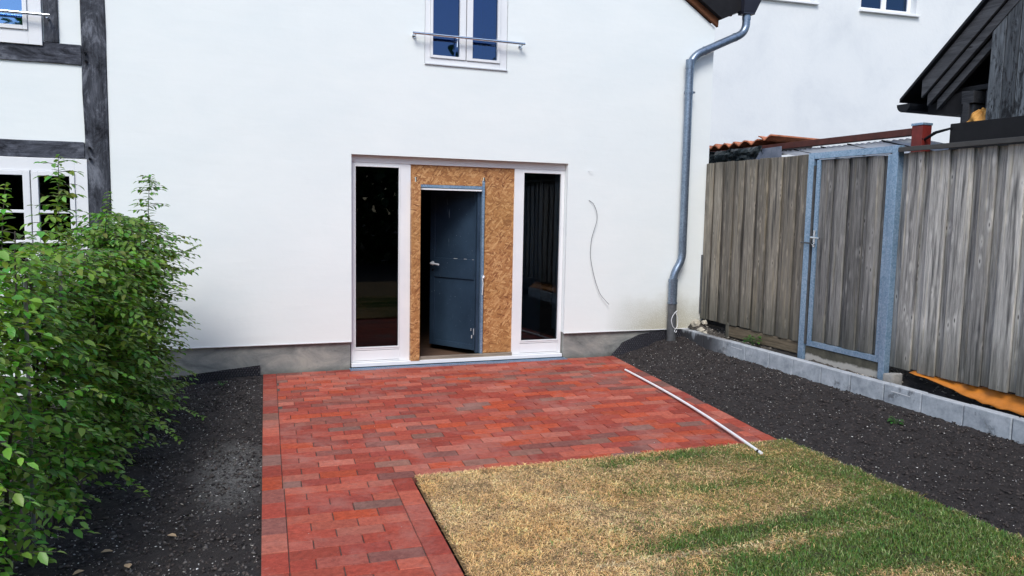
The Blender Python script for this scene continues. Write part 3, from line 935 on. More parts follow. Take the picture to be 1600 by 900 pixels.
# big door opening: white frame with two fixed sidelights
YF = .075
fr = MB()
for a, b, g0_, g1_ in ((1.116, 1.722, 1.165, 1.60), (2.853, 3.440, 2.962, 3.394)):
    fr.box(a, g0_-.012, YF, YF+.09, .05, 2.068); fr.box(g1_+.012, b, YF, YF+.09, .05, 2.068)
    fr.box(g0_-.012, g1_+.012, YF, YF+.09, 2.042, 2.068)
    fr.box(g0_-.012, g1_+.012, YF, YF+.09, .172, .192); fr.box(g0_-.012, g1_+.012, YF+.004, YF+.09, .066, .168); fr.box(g0_-.012, g1_+.012, YF+.001, YF+.09, .05, .062)
fr.box(1.1165, 3.4395, YF-.004, YF+.10, 2.070, 2.140)
fr.box(1.1165, 3.4395, YF-.050, YF+.10, .012, .048)
fo = fr.build('door_frame', 'white', house, bevel=.003)
for g0_, g1_ in ((1.165, 1.60), (2.962, 3.394)):
    m = MB(); w_ = .012
    m.box(g0_-w_, g0_, YF-.006, YF+.02, .192, 2.042); m.box(g1_, g1_+w_, YF-.006, YF+.02, .192, 2.042)
    m.box(g0_, g1_, YF-.006, YF+.02, .192, .204); m.box(g0_, g1_, YF-.006, YF+.02, 2.030, 2.042)
    m.build('glazing_bead', 'white', fo, bevel=.002)
    m = MB(); m.box(g0_, g1_, YF+.022, YF+.028, .204, 2.030); m.build('pane', 'glass', fo)
# OSB boarding with door hole 1.815..2.53 x 0.075..1.855
YO = .088
ob = MB()
ob.box(1.7225, 2.8525, YO, YO+.018, 1.872, 2.069)
ob.box(1.7225, 1.825, YO, YO+.018, .050, 1.871)
ob.box(2.528, 2.8525, YO, YO+.018, .560, 1.871)
ob.box(2.528, 2.8525, YO+.001, YO+.0185, .085, .558)
ob.build('osb_panel', 'osb', house)
m = MB(); m.box(1.7235, 1.815, .02, .085, .048, 1.893); m.build('osb_strip', 'osb', house, bevel=.002)
m = MB(); m.box(1.818, 2.8525, .052, .078, .048, .064); m.box(1.83, 2.8525, .05, .085, .066, .082)
m.build('threshold_board', timber('old_threshold_wood', (.05, .04, .03), (.30, .25, .20), 'x', grime=False)[0].m, house, bevel=.002)
# steel door frame
m = MB()
m.box(1.826, 2.496, .085, .13, 1.842, 1.869); m.box(2.492, 2.518, .070, .13, .083, 1.93)
m2 = MB(); m2.box(2.455, 2.486, .12, .17, .083, 1.84); m2.build('door_stop', 'door', house)
sf = m.build('steel_frame', 'galv', house, bevel=.002)
m = MB(); m.box(1.826, 2.486, .072, .1, 1.818, 1.834); m.build('white_strip', 'white', sf)
m = MB(); m.tube([(2.506, .073, 1.925), (2.506, .073, 1.962)], .012, 10); m.build('bolt', 'chrome', sf, smooth=True)
m = MB(); m.tube([(1.768, .04, 1.893), (1.768, .04, 1.93), (1.768, .04, 1.931), (1.768, .04, 1.942)], [.010, .010, .013, .013], 10)
m.build('bolt', 'chrome', sf, smooth=True)
m = MB(); m.tube([(2.512, .058, .93), (2.500, .052, .90), (2.508, .05, .84), (2.500, .054, .72)], .004, 6); m.tube([(2.515, .05, .925), (2.505, .046, .90)], .011, 8)
m.build('foam_drip', 'white', sf, smooth=True)
# leaf, hinged right, standing open inwards
hx, hy = 2.49, .135
dirv = (Vector((2.105, .70, 0))-Vector((hx, hy, 0))); dirv.normalize()
nrm = Vector((dirv.y, -dirv.x, 0))       # towards outside right
if nrm.y > 0: nrm = -nrm
LW = .70
def leafbox(mm, a, b, t0, t1, z0, z1):
    q = []
    for z_ in (z0, z1):
        for t_ in (t0, t1):
            for s_ in (a, b):
                w = Vector((hx, hy, 0))+dirv*s_+nrm*t_
                q.append((w.x, w.y, z_))
    mm.add(q, [(0,2,3,1),(4,5,7,6),(0,1,5,4),(2,6,7,3),(0,4,6,2),(1,3,7,5)])
m = MB(); leafbox(m, .01, LW, -.035, -.004, .10, 1.815)
dl = m.build('door', 'door', house, bevel=.002)
m = MB()
leafbox(m, .01, .07, -.003, .007, .10, 1.815); leafbox(m, LW-.07, LW, -.003, .007, .10, 1.815)
leafbox(m, .071, LW-.071, -.003, .007, .10, .16); leafbox(m, .071, LW-.071, -.003, .007, 1.75, 1.815)
leafbox(m, .071, LW-.071, -.003, .010, .87, 1.085)
m.build('door_rail', 'door', dl, bevel=.003)
w = Vector((hx, hy, 0))+dirv*(LW-.045)
m = MB(); a = w+nrm*.01; b_ = w+nrm*.055; c_ = b_-dirv*.125
m.tube(arc_path([(a.x, a.y, 1.02), (b_.x, b_.y, 1.02), (c_.x, c_.y, 1.012)], .015, 4), .0105, 10)
q1, q2 = w+nrm*.008, w+nrm*.014
m.tube([(q1.x, q1.y, 1.02), (q2.x, q2.y, 1.02)], .024, 14)
m.build('door_handle', 'rod', dl, smooth=True)
m = MB(); m.tube([(q1.x, q1.y, .945), (q2.x, q2.y, .945)], .013, 10); m.build('keyhole', 'black_rubber', dl)
for s_, z_, w2, h2 in ((.30, 1.086, .05, .004), (.17, 1.087, .035, .004), (.07, 1.085, .02, .003), (.055, .27, .007, .07), (.078, .23, .012, .035), (.092, .31, .005, .03)):
    m = MB(); leafbox(m, s_, s_+w2, .0075, .0125, z_, z_+h2); m.build('paint_chip', 'sill_metal', dl)
# rooms behind the openings
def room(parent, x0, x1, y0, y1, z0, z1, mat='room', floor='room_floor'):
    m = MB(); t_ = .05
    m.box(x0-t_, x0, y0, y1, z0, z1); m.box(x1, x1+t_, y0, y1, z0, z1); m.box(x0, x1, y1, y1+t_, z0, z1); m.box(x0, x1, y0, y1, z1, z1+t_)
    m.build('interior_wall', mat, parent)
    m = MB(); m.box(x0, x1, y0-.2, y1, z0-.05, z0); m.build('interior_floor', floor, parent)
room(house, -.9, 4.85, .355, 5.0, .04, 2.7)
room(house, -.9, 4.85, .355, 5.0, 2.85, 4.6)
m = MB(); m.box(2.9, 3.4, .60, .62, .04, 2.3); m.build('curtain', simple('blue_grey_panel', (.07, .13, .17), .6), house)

# drain channel in front of the threshold
dg = MB(); y0, y1 = -.085, .018
dg.box(1.09, 3.462, y0, y0+.008, -.03, .006); dg.box(1.09, 3.462, y1-.008, y1, -.03, .006); dg.box(1.09, 3.462, y0, y1, -.035, -.028)
x_ = 1.095
while x_ < 3.455:
    dg.box(x_, x_+.009, y0+.0085, y1-.0085, -.004, .005); x_ += .021
tag(dg.build('drain_channel', 'galv'), 'slotted grey steel drain channel along the white door threshold', 'drain')

# ------------------------------------------------------------------ timber framed house on the left
th = root('timber_framed_house', (-2.6, 0, 0), 'white timber framed house with dark beams behind the hedge', 'house')
m = plate([-4.6, -3.6, -2.4, -1.48, -1.175, -1.0], [-.1, .9, 1.993, 2.93, 4.1, 5.2], [(-2.4, -1.175, .9, 1.993), (-2.4, -1.48, 2.93, 4.1), ])
# wall plate sits 12 mm behind the timbers
for i, v in enumerate(m.v): m.v[i] = (v[0], .012, v[2])
wl2 = m.build('infill_wall', 'render', th, recalc=False)
so = wl2.modifiers.new('s', 'SOLIDIFY'); so.thickness = .33; so.offset = -1
def wavy(pts0, axis, a0, a1, c0, c1, y0, y1, amp=.006, n=16, seed=0):
    """hewn beam: long box with slightly uneven edges. axis x or z"""
    mm = MB(); sec = []
    for i in range(n+1):
        s_ = a0+(a1-a0)*i/n
        e0 = c0+noise.noise(Vector((s_*2.1, seed, 0)))*amp; e1 = c1+noise.noise(Vector((s_*2.1, seed+9, 0)))*amp
        for (c, y) in ((e0, y0), (e1, y0), (e1, y1), (e0, y1)):
            sec.append((c, y, s_) if axis == 'z' else (s_, y, c))
    fs = [(0, 1, 2, 3), tuple(4*n+k for k in (3, 2, 1, 0))]
    for i in range(n):
        for k in range(4):
            fs.append((4*i+k, 4*i+(k+1) % 4, 4*i+4+(k+1) % 4, 4*i+4+k))
    mm.add(sec, fs, tint()); return mm
ps = wavy(None, 'z', -.05, 5.2, -1.193, -1.004, -.012, .05, .010, 40, 3).build('post', 'beam_z', th, bevel=.006)
for x_, z_ in ((-1.165, 2.905), (-1.158, 2.835), (-1.155, 2.095), (-1.155, 2.0)):
    m = MB(); m.tube([(x_, -.010, z_), (x_+.004, -.045, z_-.008)], .011, 8); m.build('wooden_peg', 'black_gutter', ps, smooth=True)
wavy(None, 'x', -4.6, -1.196, 2.800, 2.968, -.006, .05, .012, 24, 5).build('rail', 'beam_x', th, bevel=.005)
wavy(None, 'x', -4.6, -1.196, 1.998, 2.140, -.006, .05, .010, 24, 8).build('rail', 'beam_x', th, bevel=.005)
wavy(None, 'z', 2.970, 5.2, -1.472, -1.362, -.005, .05, .006, 16, 12).build('stud', 'beam_z', th, bevel=.005)
wavy(None, 'z', -.05, 1.996, -2.55, -2.43, -.005, .05, .006, 16, 14).build('stud', 'beam_z', th, bevel=.005)
casement(th, 'window', -2.398, -1.178, .905, 1.990, -.022, [(-2.27, -1.975, 1.02, 1.838), (-1.955+.05, -1.668, 1.02, 1.838), (-1.553, -1.316, 1.02, 1.838)], inner=.04, gl='glass', bars=(1.53, 1.27))
uw = casement(th, 'window', -2.398, -1.482, 2.935, 4.09, -.022, [(-2.30, -1.98, 3.085, 4.0), (-1.90, -1.618, 3.085, 4.0)], inner=.035, gl=glass('sky_mirroring_glass', (.25, .4, .7), 4.5, (.30, .55, 1)))  # upper panes: sky's blue reflection tinted into the glass colour
m = MB(); m.box(-2.39, -1.50, .5, .52, 2.95, 4.1); m.build('curtain', 'room_blue', uw)
m = MB(); m.tube([(-2.44, -.085, 3.176), (-1.407, -.085, 3.176)], .0135, 12); rl = m.build('window_guard', 'chrome', th, smooth=True)
m = MB(); m.tube([(-1.43, -.08, 3.166), (-1.43, -.005, 3.16)], .011, 10); m.build('bracket', 'chrome', rl, smooth=True)
room(th, -4.4, -1.3, .35, 3, .3, 2.5); room(th, -4.4, -1.3, .35, 3, 2.8, 4.8)
m = MB(); m.prism([(-.3, 5.0), (2.8, 7.6), (2.8, 7.8), (-.35, 5.15)], 'x', -4.9, -1.003); m.build('roof', 'rooftile', th)

# ------------------------------------------------------------------ neighbour's tall house
a5 = math.radians(5.3)
def nbp(s_, t_, z_): return (5.2+s_*math.cos(a5)+t_*math.sin(a5), 6-s_*math.sin(a5)+t_*math.cos(a5), z_)
nh = root('neighbour_house', (12, 5.5, 0), 'tall pale grey rendered house standing behind the fence and shed', 'house')
m = plate([-3, 4.2, 6.2, 7.32, 8.72, 12, 14, 40], [-.3, 6.0, 7.4, 12], [(7.32, 8.72, 6.0, 7.4), (4.2, 6.2, 6.04, 7.4), (12, 14, 6.0, 7.4)])
for i, v in enumerate(m.v): m.v[i] = nbp(v[0], 0, v[2])
w3 = m.build('wall', 'nrender', nh, recalc=False)
so = w3.modifiers.new('s', 'SOLIDIFY'); so.thickness = .4; so.offset = -1
def nbox(mm, a, b, t0, t1, z0, z1):
    mm.add([nbp(s_, t_, z_) for z_ in (z0, z1) for t_ in (t0, t1) for s_ in (a, b)], [(0,2,3,1),(4,5,7,6),(0,1,5,4),(2,6,7,3),(0,4,6,2),(1,3,7,5)])
for a, b, z0 in ((7.32, 8.72, 6.0), (4.2, 6.2, 6.04), (12, 14, 6.0)):
    m = MB(); mid_ = (a+b)/2; T0, T1 = .16, .24
    nbox(m, a+.005, a+.09, T0, T1, z0, 7.395); nbox(m, b-.09, b-.005, T0, T1, z0, 7.395)
    nbox(m, a+.09, b-.09, T0, T1, z0, z0+.10); nbox(m, a+.09, b-.09, T0, T1, 7.3, 7.395); nbox(m, mid_-.06, mid_+.06, T0, T1, z0+.1, 7.3)
    wf = m.build('window', 'white', nh, bevel=.004)
    for p0, p1 in ((a+.09, mid_-.06), (mid_+.06, b-.09)):
        m = MB(); nbox(m, p0, p1, .19, .20, z0+.1, 7.3); m.build('pane', 'glass_blue', wf)
    m = MB(); nbox(m, a-.04, b+.06, -.07, .16, z0-.05, z0-.004); m.build('sill', 'white', wf, bevel=.004)
m = MB(); nbox(m, -2.9, 39, 2.0, 2.1, -.3, 12); nbox(m, -2.9, 39, .42, 2, 7.6, 7.7); nbox(m, -2.9, 39, .42, 2, 5.6, 5.7)
m.build('interior_wall', 'room', nh)

# ------------------------------------------------------------------ edging blocks
yj = [0.02, -.43, -.821, -1.182, -1.551, -1.891, -2.258, -2.608, -2.964, -3.326, -3.687, -4.054, -4.42, -4.79, -5.16, -5.53]
words_ = ['at the house wall beside the downpipe', 'second from the house wall, with dark damp patches', 'third from the house wall, with a short pale scratch', 'fourth from the house wall, below the small weed',
          'fifth from the house wall', 'sixth from the house wall', 'just before the gate post', 'seventh-next block, below the gate latch side', 'below the middle of the wooden gate', 'below the right gate post, with a long white scratch',
          'right of the gate post, with a dark stain', 'in front of the orange tarp tip', 'near the right picture edge', 'last one at the right picture edge', 'beyond the right edge']
words_ = ['touching the white house wall beside the downpipe', 'second from the house wall, blackened by damp', 'third from the house wall, damp at its foot', 'fourth from the house wall, near the small leafy weed',
          'fifth from the house wall', 'sixth from the house wall, left of the gate', 'seventh from the house wall, below the left gate post', 'eighth from the house wall, below the gate', 'ninth from the house, with long white scratch',
          'tenth from the house, dark stained, right of gate post', 'eleventh from the house wall, before the concrete footing', 'twelfth from the house wall, in front of the orange tarp', 'nearest to the camera at the right picture edge']
for i in range(13):
    m = MB(); dz = random.uniform(-.003, .003); dx = random.uniform(-.003, .003)
    m.box(4.968+dx, 5.046+dx, yj[i+1]+.0035, yj[i]-.0035, -.08, .277+dz)
    o = m.build('edging_block', 'kerb', bevel=.007)
    tag(o, 'grey concrete edging block, '+words_[i], 'edging block', 'grey edging blocks along the soil bed')
    if i in (2, 8):
        m = MB(); yy = yj[i+1]+(.05 if i == 2 else .10); m.add([(4.9645, yy, .225), (4.9645, yy+.18, .229), (4.9645, yy+.18, .2335), (4.9645, yy, .2295)], [(0, 1, 2, 3)])
        m.build('scratch_mark', 'rod', o)

# ------------------------------------------------------------------ fence and gate (plane x = 5.2)
FX = 5.20
def boards(y_start, y_end, z0, z1, wf=(.12, .155), wb=(.045, .075), x=FX, slope=0.0, first=True):
    m = MB(); yy = y_start; front = first
    while yy > y_end+.015:
        w_ = random.uniform(*(wf if front else wb))
        ye = max(yy-w_, y_end)
        dx = 0 if front else .030
        t_ = tint()
        if not front: t_ = (t_[0]*.85, t_[1], t_[2])  # recessed boards get a darker tint standing in for shade
        zz0 = z0+random.uniform(-.008, .008)+slope*(y_start-yy); zz1 = z1+random.uniform(-.004, .004)
        lap = .0 if front else .026
        # board with a slight cup so the edge catches light
        n = 4; vs = []; fs = []
        tilt = random.uniform(-.003, .003)
        for zq in (zz0, zz1):
            for k in range(n+1):
                s_ = k/n; yq = yy+lap+(ye-lap-yy-lap)*s_
                vs.append((x+dx-.003*math.sin(math.pi*s_)+tilt*(s_-.5), yq, zq))
            for k in range(n+1):
                s_ = 1-k/n; yq = yy+lap+(ye-lap-yy-lap)*s_
                vs.append((x+dx+.018, yq, zq))
        q = 2*(n+1)
        fs = [tuple(range(q-1, -1, -1)), tuple(range(q, 2*q))]+[(k, (k+1) % q, (k+1) % q+q, k+q) for k in range(q)]
        m.add(vs, fs, t_)
        yy = ye; front = not front
    return m
lf = root('wooden_fence', (FX+.02, -.85, .26), 'weathered grey board fence panel between house corner and gate', 'fence', 'board fence panels either side of the gate')
boards(-.012, -1.712, .40, 2.212).build('boards', 'fence', lf, bevel=.002, seg=1)
m = MB()
for z_ in (.62, 1.3, 1.98): m.box(FX+.052, FX+.095, -1.71, -.02, z_, z_+.07, tint())
m.build('rail', 'fence', lf)
m = MB(); m.box(FX+.012, FX+.046, -1.69, -.50, .27, .39, tint(), .004); m.build('kick_board', timber('rotten_kick_board', (.04, .032, .022), (.16, .13, .09), 'y')[0].m, lf, bevel=.006)
m = MB(); m.box(FX-.012, FX-.002, -.03, .0, .46, 1.15); m.build('edge_strip', 'zinc_dark', lf)
m = MB(); m.box(FX+.01, FX+.07, -.56, -.50, .2, .42, tint(), .004); m.build('post', 'fence', lf, bevel=.004)

rf = root('wooden_fence', (FX+.02, -3.9, .26), 'weathered light grey board fence with dark capping right of the gate', 'fence', 'board fence panels either side of the gate')
boards(-2.770, -6.3, .372, 2.150, (.11, .165), (.06, .09), x=FX, slope=.012, first=False).build('boards', 'fence', rf, bevel=.002, seg=1)
m = MB(); m.prism([(FX-.05, 2.158), (FX-.05, 2.196), (FX+.10, 2.212), (FX+.10, 2.172)], 'y', -6.3, -2.775)
m.build('capping', 'cap', rf, bevel=.003)
m = MB()
for z_ in (.62, 1.3, 1.98): m.box(FX+.052, FX+.095, -6.3, -2.82, z_, z_+.07, tint())
m.build('rail', 'fence', rf)

gt = root('garden_gate', (FX, -2.24, .30), 'board gate in a blue grey galvanised steel frame with lever handle', 'gate')
for y0, y1 in ((-1.722, -1.795), (-2.703, -2.766)):
    m = MB(); m.box(FX-.034, FX+.03, y1, y0, .20, 2.218); m.build('gate_post', 'galv', gt, bevel=.004)
m = MB()
m.box(FX-.022, FX+.02, -1.872, -1.825, .385, 2.150); m.box(FX-.022, FX+.02, -2.695, -2.652, .385, 2.150)
m.box(FX-.0215, FX+.02, -2.652, -1.872, .385, .432); m.box(FX-.0215, FX+.02, -2.652, -1.872, 2.148, 2.151)
m.box(FX-.030, FX+.02, -2.702, -1.796, 2.160, 2.216)
m.build('gate_frame', 'galv', gt, bevel=.003)
m = MB(); m.box(FX+.0, FX+.02, -1.823, -1.797, .39, 2.15); m.box(FX-.032, FX+.0, -1.806, -1.797, .40, 2.10)
m.build('stop_rail', 'zinc_dark', gt)
boards(-1.874, -2.650, .436, 2.146, (.12, .16), (.045, .07), x=FX-.008).build('boards', 'fence', gt, bevel=.002, seg=1)
m = MB()
m.box(FX-.028, FX-.022, -1.863, -1.835, 1.33, 1.49)
gp = m.build('lock_plate', 'chrome', gt, bevel=.002)
m = MB(); m.tube(arc_path([(FX-.025, -1.85, 1.425), (FX-.075, -1.85, 1.425), (FX-.075, -1.97, 1.418)], .015, 4), .009, 8); m.tube([(FX-.03, -1.85, 1.36), (FX-.04, -1.85, 1.36)], .014, 10)
m.build('gate_handle', 'chrome', gp, smooth=True)
m = MB(); m.tube([(FX-.05, -1.70, 1.372), (FX-.05, -1.85, 1.366)], .007, 8); m.build('bolt', 'zinc_dark', gt, smooth=True)
m = MB(); m.box(FX-.01, FX+.07, -2.698, -1.80, .12, .380, None, .003)
tag(m.build('gate_sill', 'sill_conc', bevel=.006), 'mossy concrete sill with white lime line under the gate', 'sill')

# rubble, footing, weeds
def rock(name, c0, s, mat, label, cat, group=None, seed=0, flat=.8, parent=None):
    bm = bmesh.new(); bmesh.ops.create_icosphere(bm, subdivisions=3, radius=1)
    for v in bm.verts:
        k = 1+.35*noise.noise(v.co*1.3+Vector((seed, 0, 0)))+.12*noise.noise(v.co*4+Vector((seed, 3, 0)))
        v.co = Vector((v.co.x*s[0], v.co.y*s[1], v.co.z*s[2]))*k
    me = bpy.data.meshes.new(name); bm.to_mesh(me); bm.free()
    me.materials.append(MAT[mat]); o = bpy.data.objects.new(name, me); col.objects.link(o); o.location = c0
    return tag(o, label, cat, group)
rk = [((5.115, -.075, .335), (.055, .06, .06), 'largest pale stone in the rubble at the fence foot by the house corner'),
      ((5.10, -.20, .285), (.045, .05, .035), 'low pale stone at the rubble edge above the second edging block'),
      ((5.16, -.17, .37), (.03, .035, .03), 'small bright stone on top of the rubble by the house corner'),
      ((5.075, -.31, .275), (.022, .03, .018), 'tiny pale stone lying next to the edging blocks by the house')]
for i, (c0, s, lb) in enumerate(rk): rock('rubble_stone', c0, s, 'limestone', lb, 'stone', 'pale stones at the house corner', seed=i*3.3)
m = MB(); m.box(5.085, 5.20, -2.935, -2.835, .16, .335, None, .012)
tag(m.build('concrete_footing', 'conc', bevel=.012), 'rough concrete footing block at the right gate post', 'footing')
m = MB()
def leaf(mm, base, d, up, L_, w_, tn, fold=.35):
    d = d.normalized(); s_ = d.cross(up)
    if s_.length < .01: s_ = d.orthogonal()
    s_.normalize(); n_ = s_.cross(d)
    pts = [base, base+d*L_*.33+s_*w_*.5+n_*w_*fold*.4, base+d*L_*.36, base+d*L_*.33-s_*w_*.5+n_*w_*fold*.4,
           base+d*L_*.7+s_*w_*.38+n_*w_*fold*.3-n_*L_*.05, base+d*L_*.7-n_*L_*.05, base+d*L_*.7-s_*w_*.38+n_*w_*fold*.3-n_*L_*.05, base+d*L_-n_*L_*.14]
    mm.add(pts, [(0, 1, 2), (0, 2, 3), (1, 4, 5, 2), (2, 5, 6, 3), (4, 7, 5), (5, 7, 6)], tn)
def weed(x_, y_, z_, h, n, L_, label):
    r0 = root('weed_plant', (x_, y_, z_), label, 'weed')
    s = MB(); lf_ = MB()
    for k in range(n):
        a = random.uniform(0, 6.28); hh = h*random.uniform(.5, 1)
        top = Vector((x_+math.cos(a)*h*.45, y_+math.sin(a)*h*.45, z_+hh))
        s.tube([(x_, y_, z_-.01), tuple(Vector((x_, y_, z_)).lerp(top, .6)+Vector((0, 0, .01))), tuple(top)], .0015, 5, True, (.05, .12, .03))
        for j in range(3):
            aa = a+random.uniform(-1.2, 1.2)
            leaf(lf_, top-Vector((0, 0, j*hh*.2)), Vector((math.cos(aa), math.sin(aa), random.uniform(-.35, .15))), Vector((0, 0, 1)), L_*random.uniform(.8, 1.3), L_*.62, (random.uniform(.035, .07), random.uniform(.12, .19), .03))
    s.build('stem', 'leaf', r0); lf_.build('leaves', 'leaf', r0, smooth=True, recalc=False)
weed(5.10, -1.13, .27, .11, 12, .05, 'small leafy green weed behind the edging blocks at the fence foot')
weed(4.60, -3.44, .085, .06, 9, .034, 'little clover-like seedling alone in the dark soil bed')
weed(-.10, -.30, -.03, .05, 4, .024, 'small weed at the black membrane left of the patio')

# orange tarpaulin under the right fence
m = MB(); n = 60; vs = []; fs = []
for i in range(n+1):
    s_ = i/n; yy = -3.02-s_*2.2
    w_ = .015+.075*ss(0, .35, np.float64(s_))
    zt = .385-.035*s_*1.2
    for j in range(7):
        q = j/6
        vs.append((FX-.04+.10*q+.018*abs(math.sin(yy*13+q*3+2*math.sin(yy*5)))+.006*math.sin(yy*47-q*4), yy, zt-w_*(1-q)*1.15+.0035*math.sin(yy*41+q*6+3*math.sin(yy*7))))
for i in range(n):
    for j in range(6): fs.append((i*7+j, i*7+j+1, (i+1)*7+j+1, (i+1)*7+j))
m.add(vs, fs)
o = m.build('orange_tarp', 'orange', smooth=True); so = o.modifiers.new('s', 'SOLIDIFY'); so.thickness = .004
tag(o, 'crumpled orange tarpaulin squeezed out under the right fence', 'tarpaulin')

# white rod on the patio
rd = root('white_rod', (3.55, -2.17, 0), 'long thin white plastic rod lying across patio edge and lawn', 'rod')
ROD_BOW = .052
A_, B_ = Vector((3.779, -.813, .0145)), Vector((3.306, -3.555, .030))
m = MB(); m.tube([A_.lerp(B_, q/12)+Vector((ROD_BOW*math.sin(math.pi*q/12), 0, 0)) for q in range(13)], .0108, 14); m.build('tube', 'rod', rd, smooth=True)
dd = (B_-A_).normalized()
m = MB(); m.tube([B_-dd*.05, B_-dd*.032], .0114, 14); m.build('end_band', 'black_rubber', rd, smooth=True)

# loose cable on the wall
m = MB(); pts = [(3.702, -.004, 1.753), (3.75, -.02, 1.72), (3.795, -.03, 1.62), (3.795, -.03, 1.529), (3.76, -.028, 1.42), (3.732, -.025, 1.316), (3.725, -.025, 1.15), (3.758, -.025, .995), (3.80, -.028, .85), (3.855, -.03, .72), (3.91, -.034, .655), (3.972, -.04, .595)]
m.tube(arc_path(pts, .06, 3), .0028, 6)
tag(m.build('loose_cable', 'cable', smooth=True, loc=(3.8, -.02, .6)), 'thin grey cable hanging loose from the white wall', 'cable')
for x_, z_, lb in ((3.700, 1.753, None), (3.70, 2.07, 'tiny wire stub sticking out of the wall above the cable')):
    if lb:
        m = MB(); m.tube([(x_-.02, -.001, z_), (x_, -.03, z_+.003), (x_+.025, -.03, z_-.002)], .0025, 6); tag(m.build('wire_stub', 'rod', smooth=True), lb, 'wire')

# dimpled membranes
def membrane(poly_top, poly_bot, y, label, lean=0.0):
    m = MB(); n, k = 420, 34; vs, fs = [], []
    xs = np.linspace(poly_top[0][0], poly_top[-1][0], n+1)
    zt = np.interp(xs, [p_[0] for p_ in poly_top], [p_[1] for p_ in poly_top])
    zb = np.interp(xs, [p_[0] for p_ in poly_bot], [p_[1] for p_ in poly_bot])
    for i in range(n+1):
        for j in range(k+1):
            z_ = zb[i]+(zt[i]-zb[i])*j/k
            row_ = math.floor(z_/.022); d_ = (max(0, math.cos((xs[i]/.025+.5*(row_ % 2))*2*math.pi))*math.sin((z_/.022-row_)*math.pi))*.010
            vs.append((xs[i], y-d_-lean*(1-j/k)-.006*math.sin(xs[i]*9), z_))
    for i in range(n):
        for j in range(k): fs.append((i*(k+1)+j, (i+1)*(k+1)+j, (i+1)*(k+1)+j+1, i*(k+1)+j+1))
    m.add(vs, fs)
    o = m.build('dimpled_membrane', 'membrane', smooth=False, recalc=False); so = o.modifiers.new('s', 'SOLIDIFY'); so.thickness = .003
    return tag(o, label, 'membrane')
membrane([(-1.0, -.04), (-.5, .012), (.235, .085)], [(-1, -.16), (.235, -.05)], .012, 'black dimpled membrane strip at the plinth between hedge and patio')
membrane([(4.045, .004), (4.12, .075), (4.185, .145), (4.39, .228), (4.77, .283), (4.96, .285)], [(4.04, -.06), (4.96, -.05)], .010, 'black dimpled membrane curving up the plinth by the downpipe', .02)

# ------------------------------------------------------------------ behind the fence
# pantile lean-to
pt = root('lean_to_roof', (6.1, .4, 2.3), 'small lean-to roof edge of curved terracotta tiles behind the fence', 'roof')
SW = .215
for i in range(8):
    m = MB(); yc = -.30+i*SW; n = 10; vs = []; fs = []
    zo = random.uniform(-.008, .010)+(.028 if i == 0 else 0); xo = random.uniform(-.03, .03)
    for (xx, dz) in ((5.76+xo, .0), (6.6+xo, -.02)):
        for lay_ in (0, .016):
            for k in range(n+1):
                q = k/n
                zz = 2.455+dz+zo+.052*math.sin(q*math.pi*1.0+math.pi)+.050+lay_+(.03 if False else 0)
                zz = 2.452+dz+zo+.048*abs(math.cos(q*math.pi))**1.4+lay_
                vs.append((xx, yc+(q-.5)*SW*1.04, zz))
    q_ = n+1
    for k in range(n):
        fs += [(k, k+1, 2*q_+k+1, 2*q_+k), (q_+k, q_+k+1, 3*q_+k+1, 3*q_+k), (k, k+1, q_+k+1, q_+k), (2*q_+k, 2*q_+k+1, 3*q_+k+1, 3*q_+k)]
    fs += [(0, q_, 3*q_, 2*q_), (n, q_+n, 3*q_+n, 2*q_+n)]
    m.add(vs, fs, tint()); m.build('roof_tile', 'clay', pt, smooth=True)
m = MB(); m.box(5.80, 6.6, -.36, 1.4, 2.40, 2.43); m.box(5.80, 5.84, -.36, 1.4, .2, 2.40)
m.build('roof_board', 'shed_dark', pt)
def crumple(x_, y0, y1, z0, z1, amp, ny=44, nz=14, seed=0, f=9):
    mm = MB(); vs = []; fs = []
    for i in range(ny+1):
        for j in range(nz+1):
            yy = y0+(y1-y0)*i/ny; zz = z0+(z1-z0)*j/nz
            d = noise.turbulence(Vector((yy*f+seed, zz*f*1.3, seed)), 3, False)-.5
            e = noise.noise(Vector((yy*6+seed, 7, seed)))*.012 if j == nz else 0
            vs.append((x_+amp*d, yy, zz+e))
    for i in range(ny):
        for j in range(nz): fs.append((i*(nz+1)+j, (i+1)*(nz+1)+j, (i+1)*(nz+1)+j+1, i*(nz+1)+j+1))
    mm.add(vs, fs); return mm
o = crumple(5.66, .75, -.50, 2.02, 2.40, .10, seed=2, f=7).build('plastic_sheet', 'bin_liner', smooth=False, recalc=False)
so = o.modifiers.new('s', 'SOLIDIFY'); so.thickness = .003
tag(o, 'crumpled black plastic sheet hanging below the terracotta tiles', 'plastic sheet')
m = MB(); m.prism([(-.82, 2.05), (-.80, 2.375), (-.47, 2.37), (-.38, 2.26), (-.36, 2.05)], 'x', 5.60, 5.606)
tag(m.build('corrugated_sheet', 'smoky'), 'smoky blue grey plastic sheet standing behind the fence top', 'sheet')
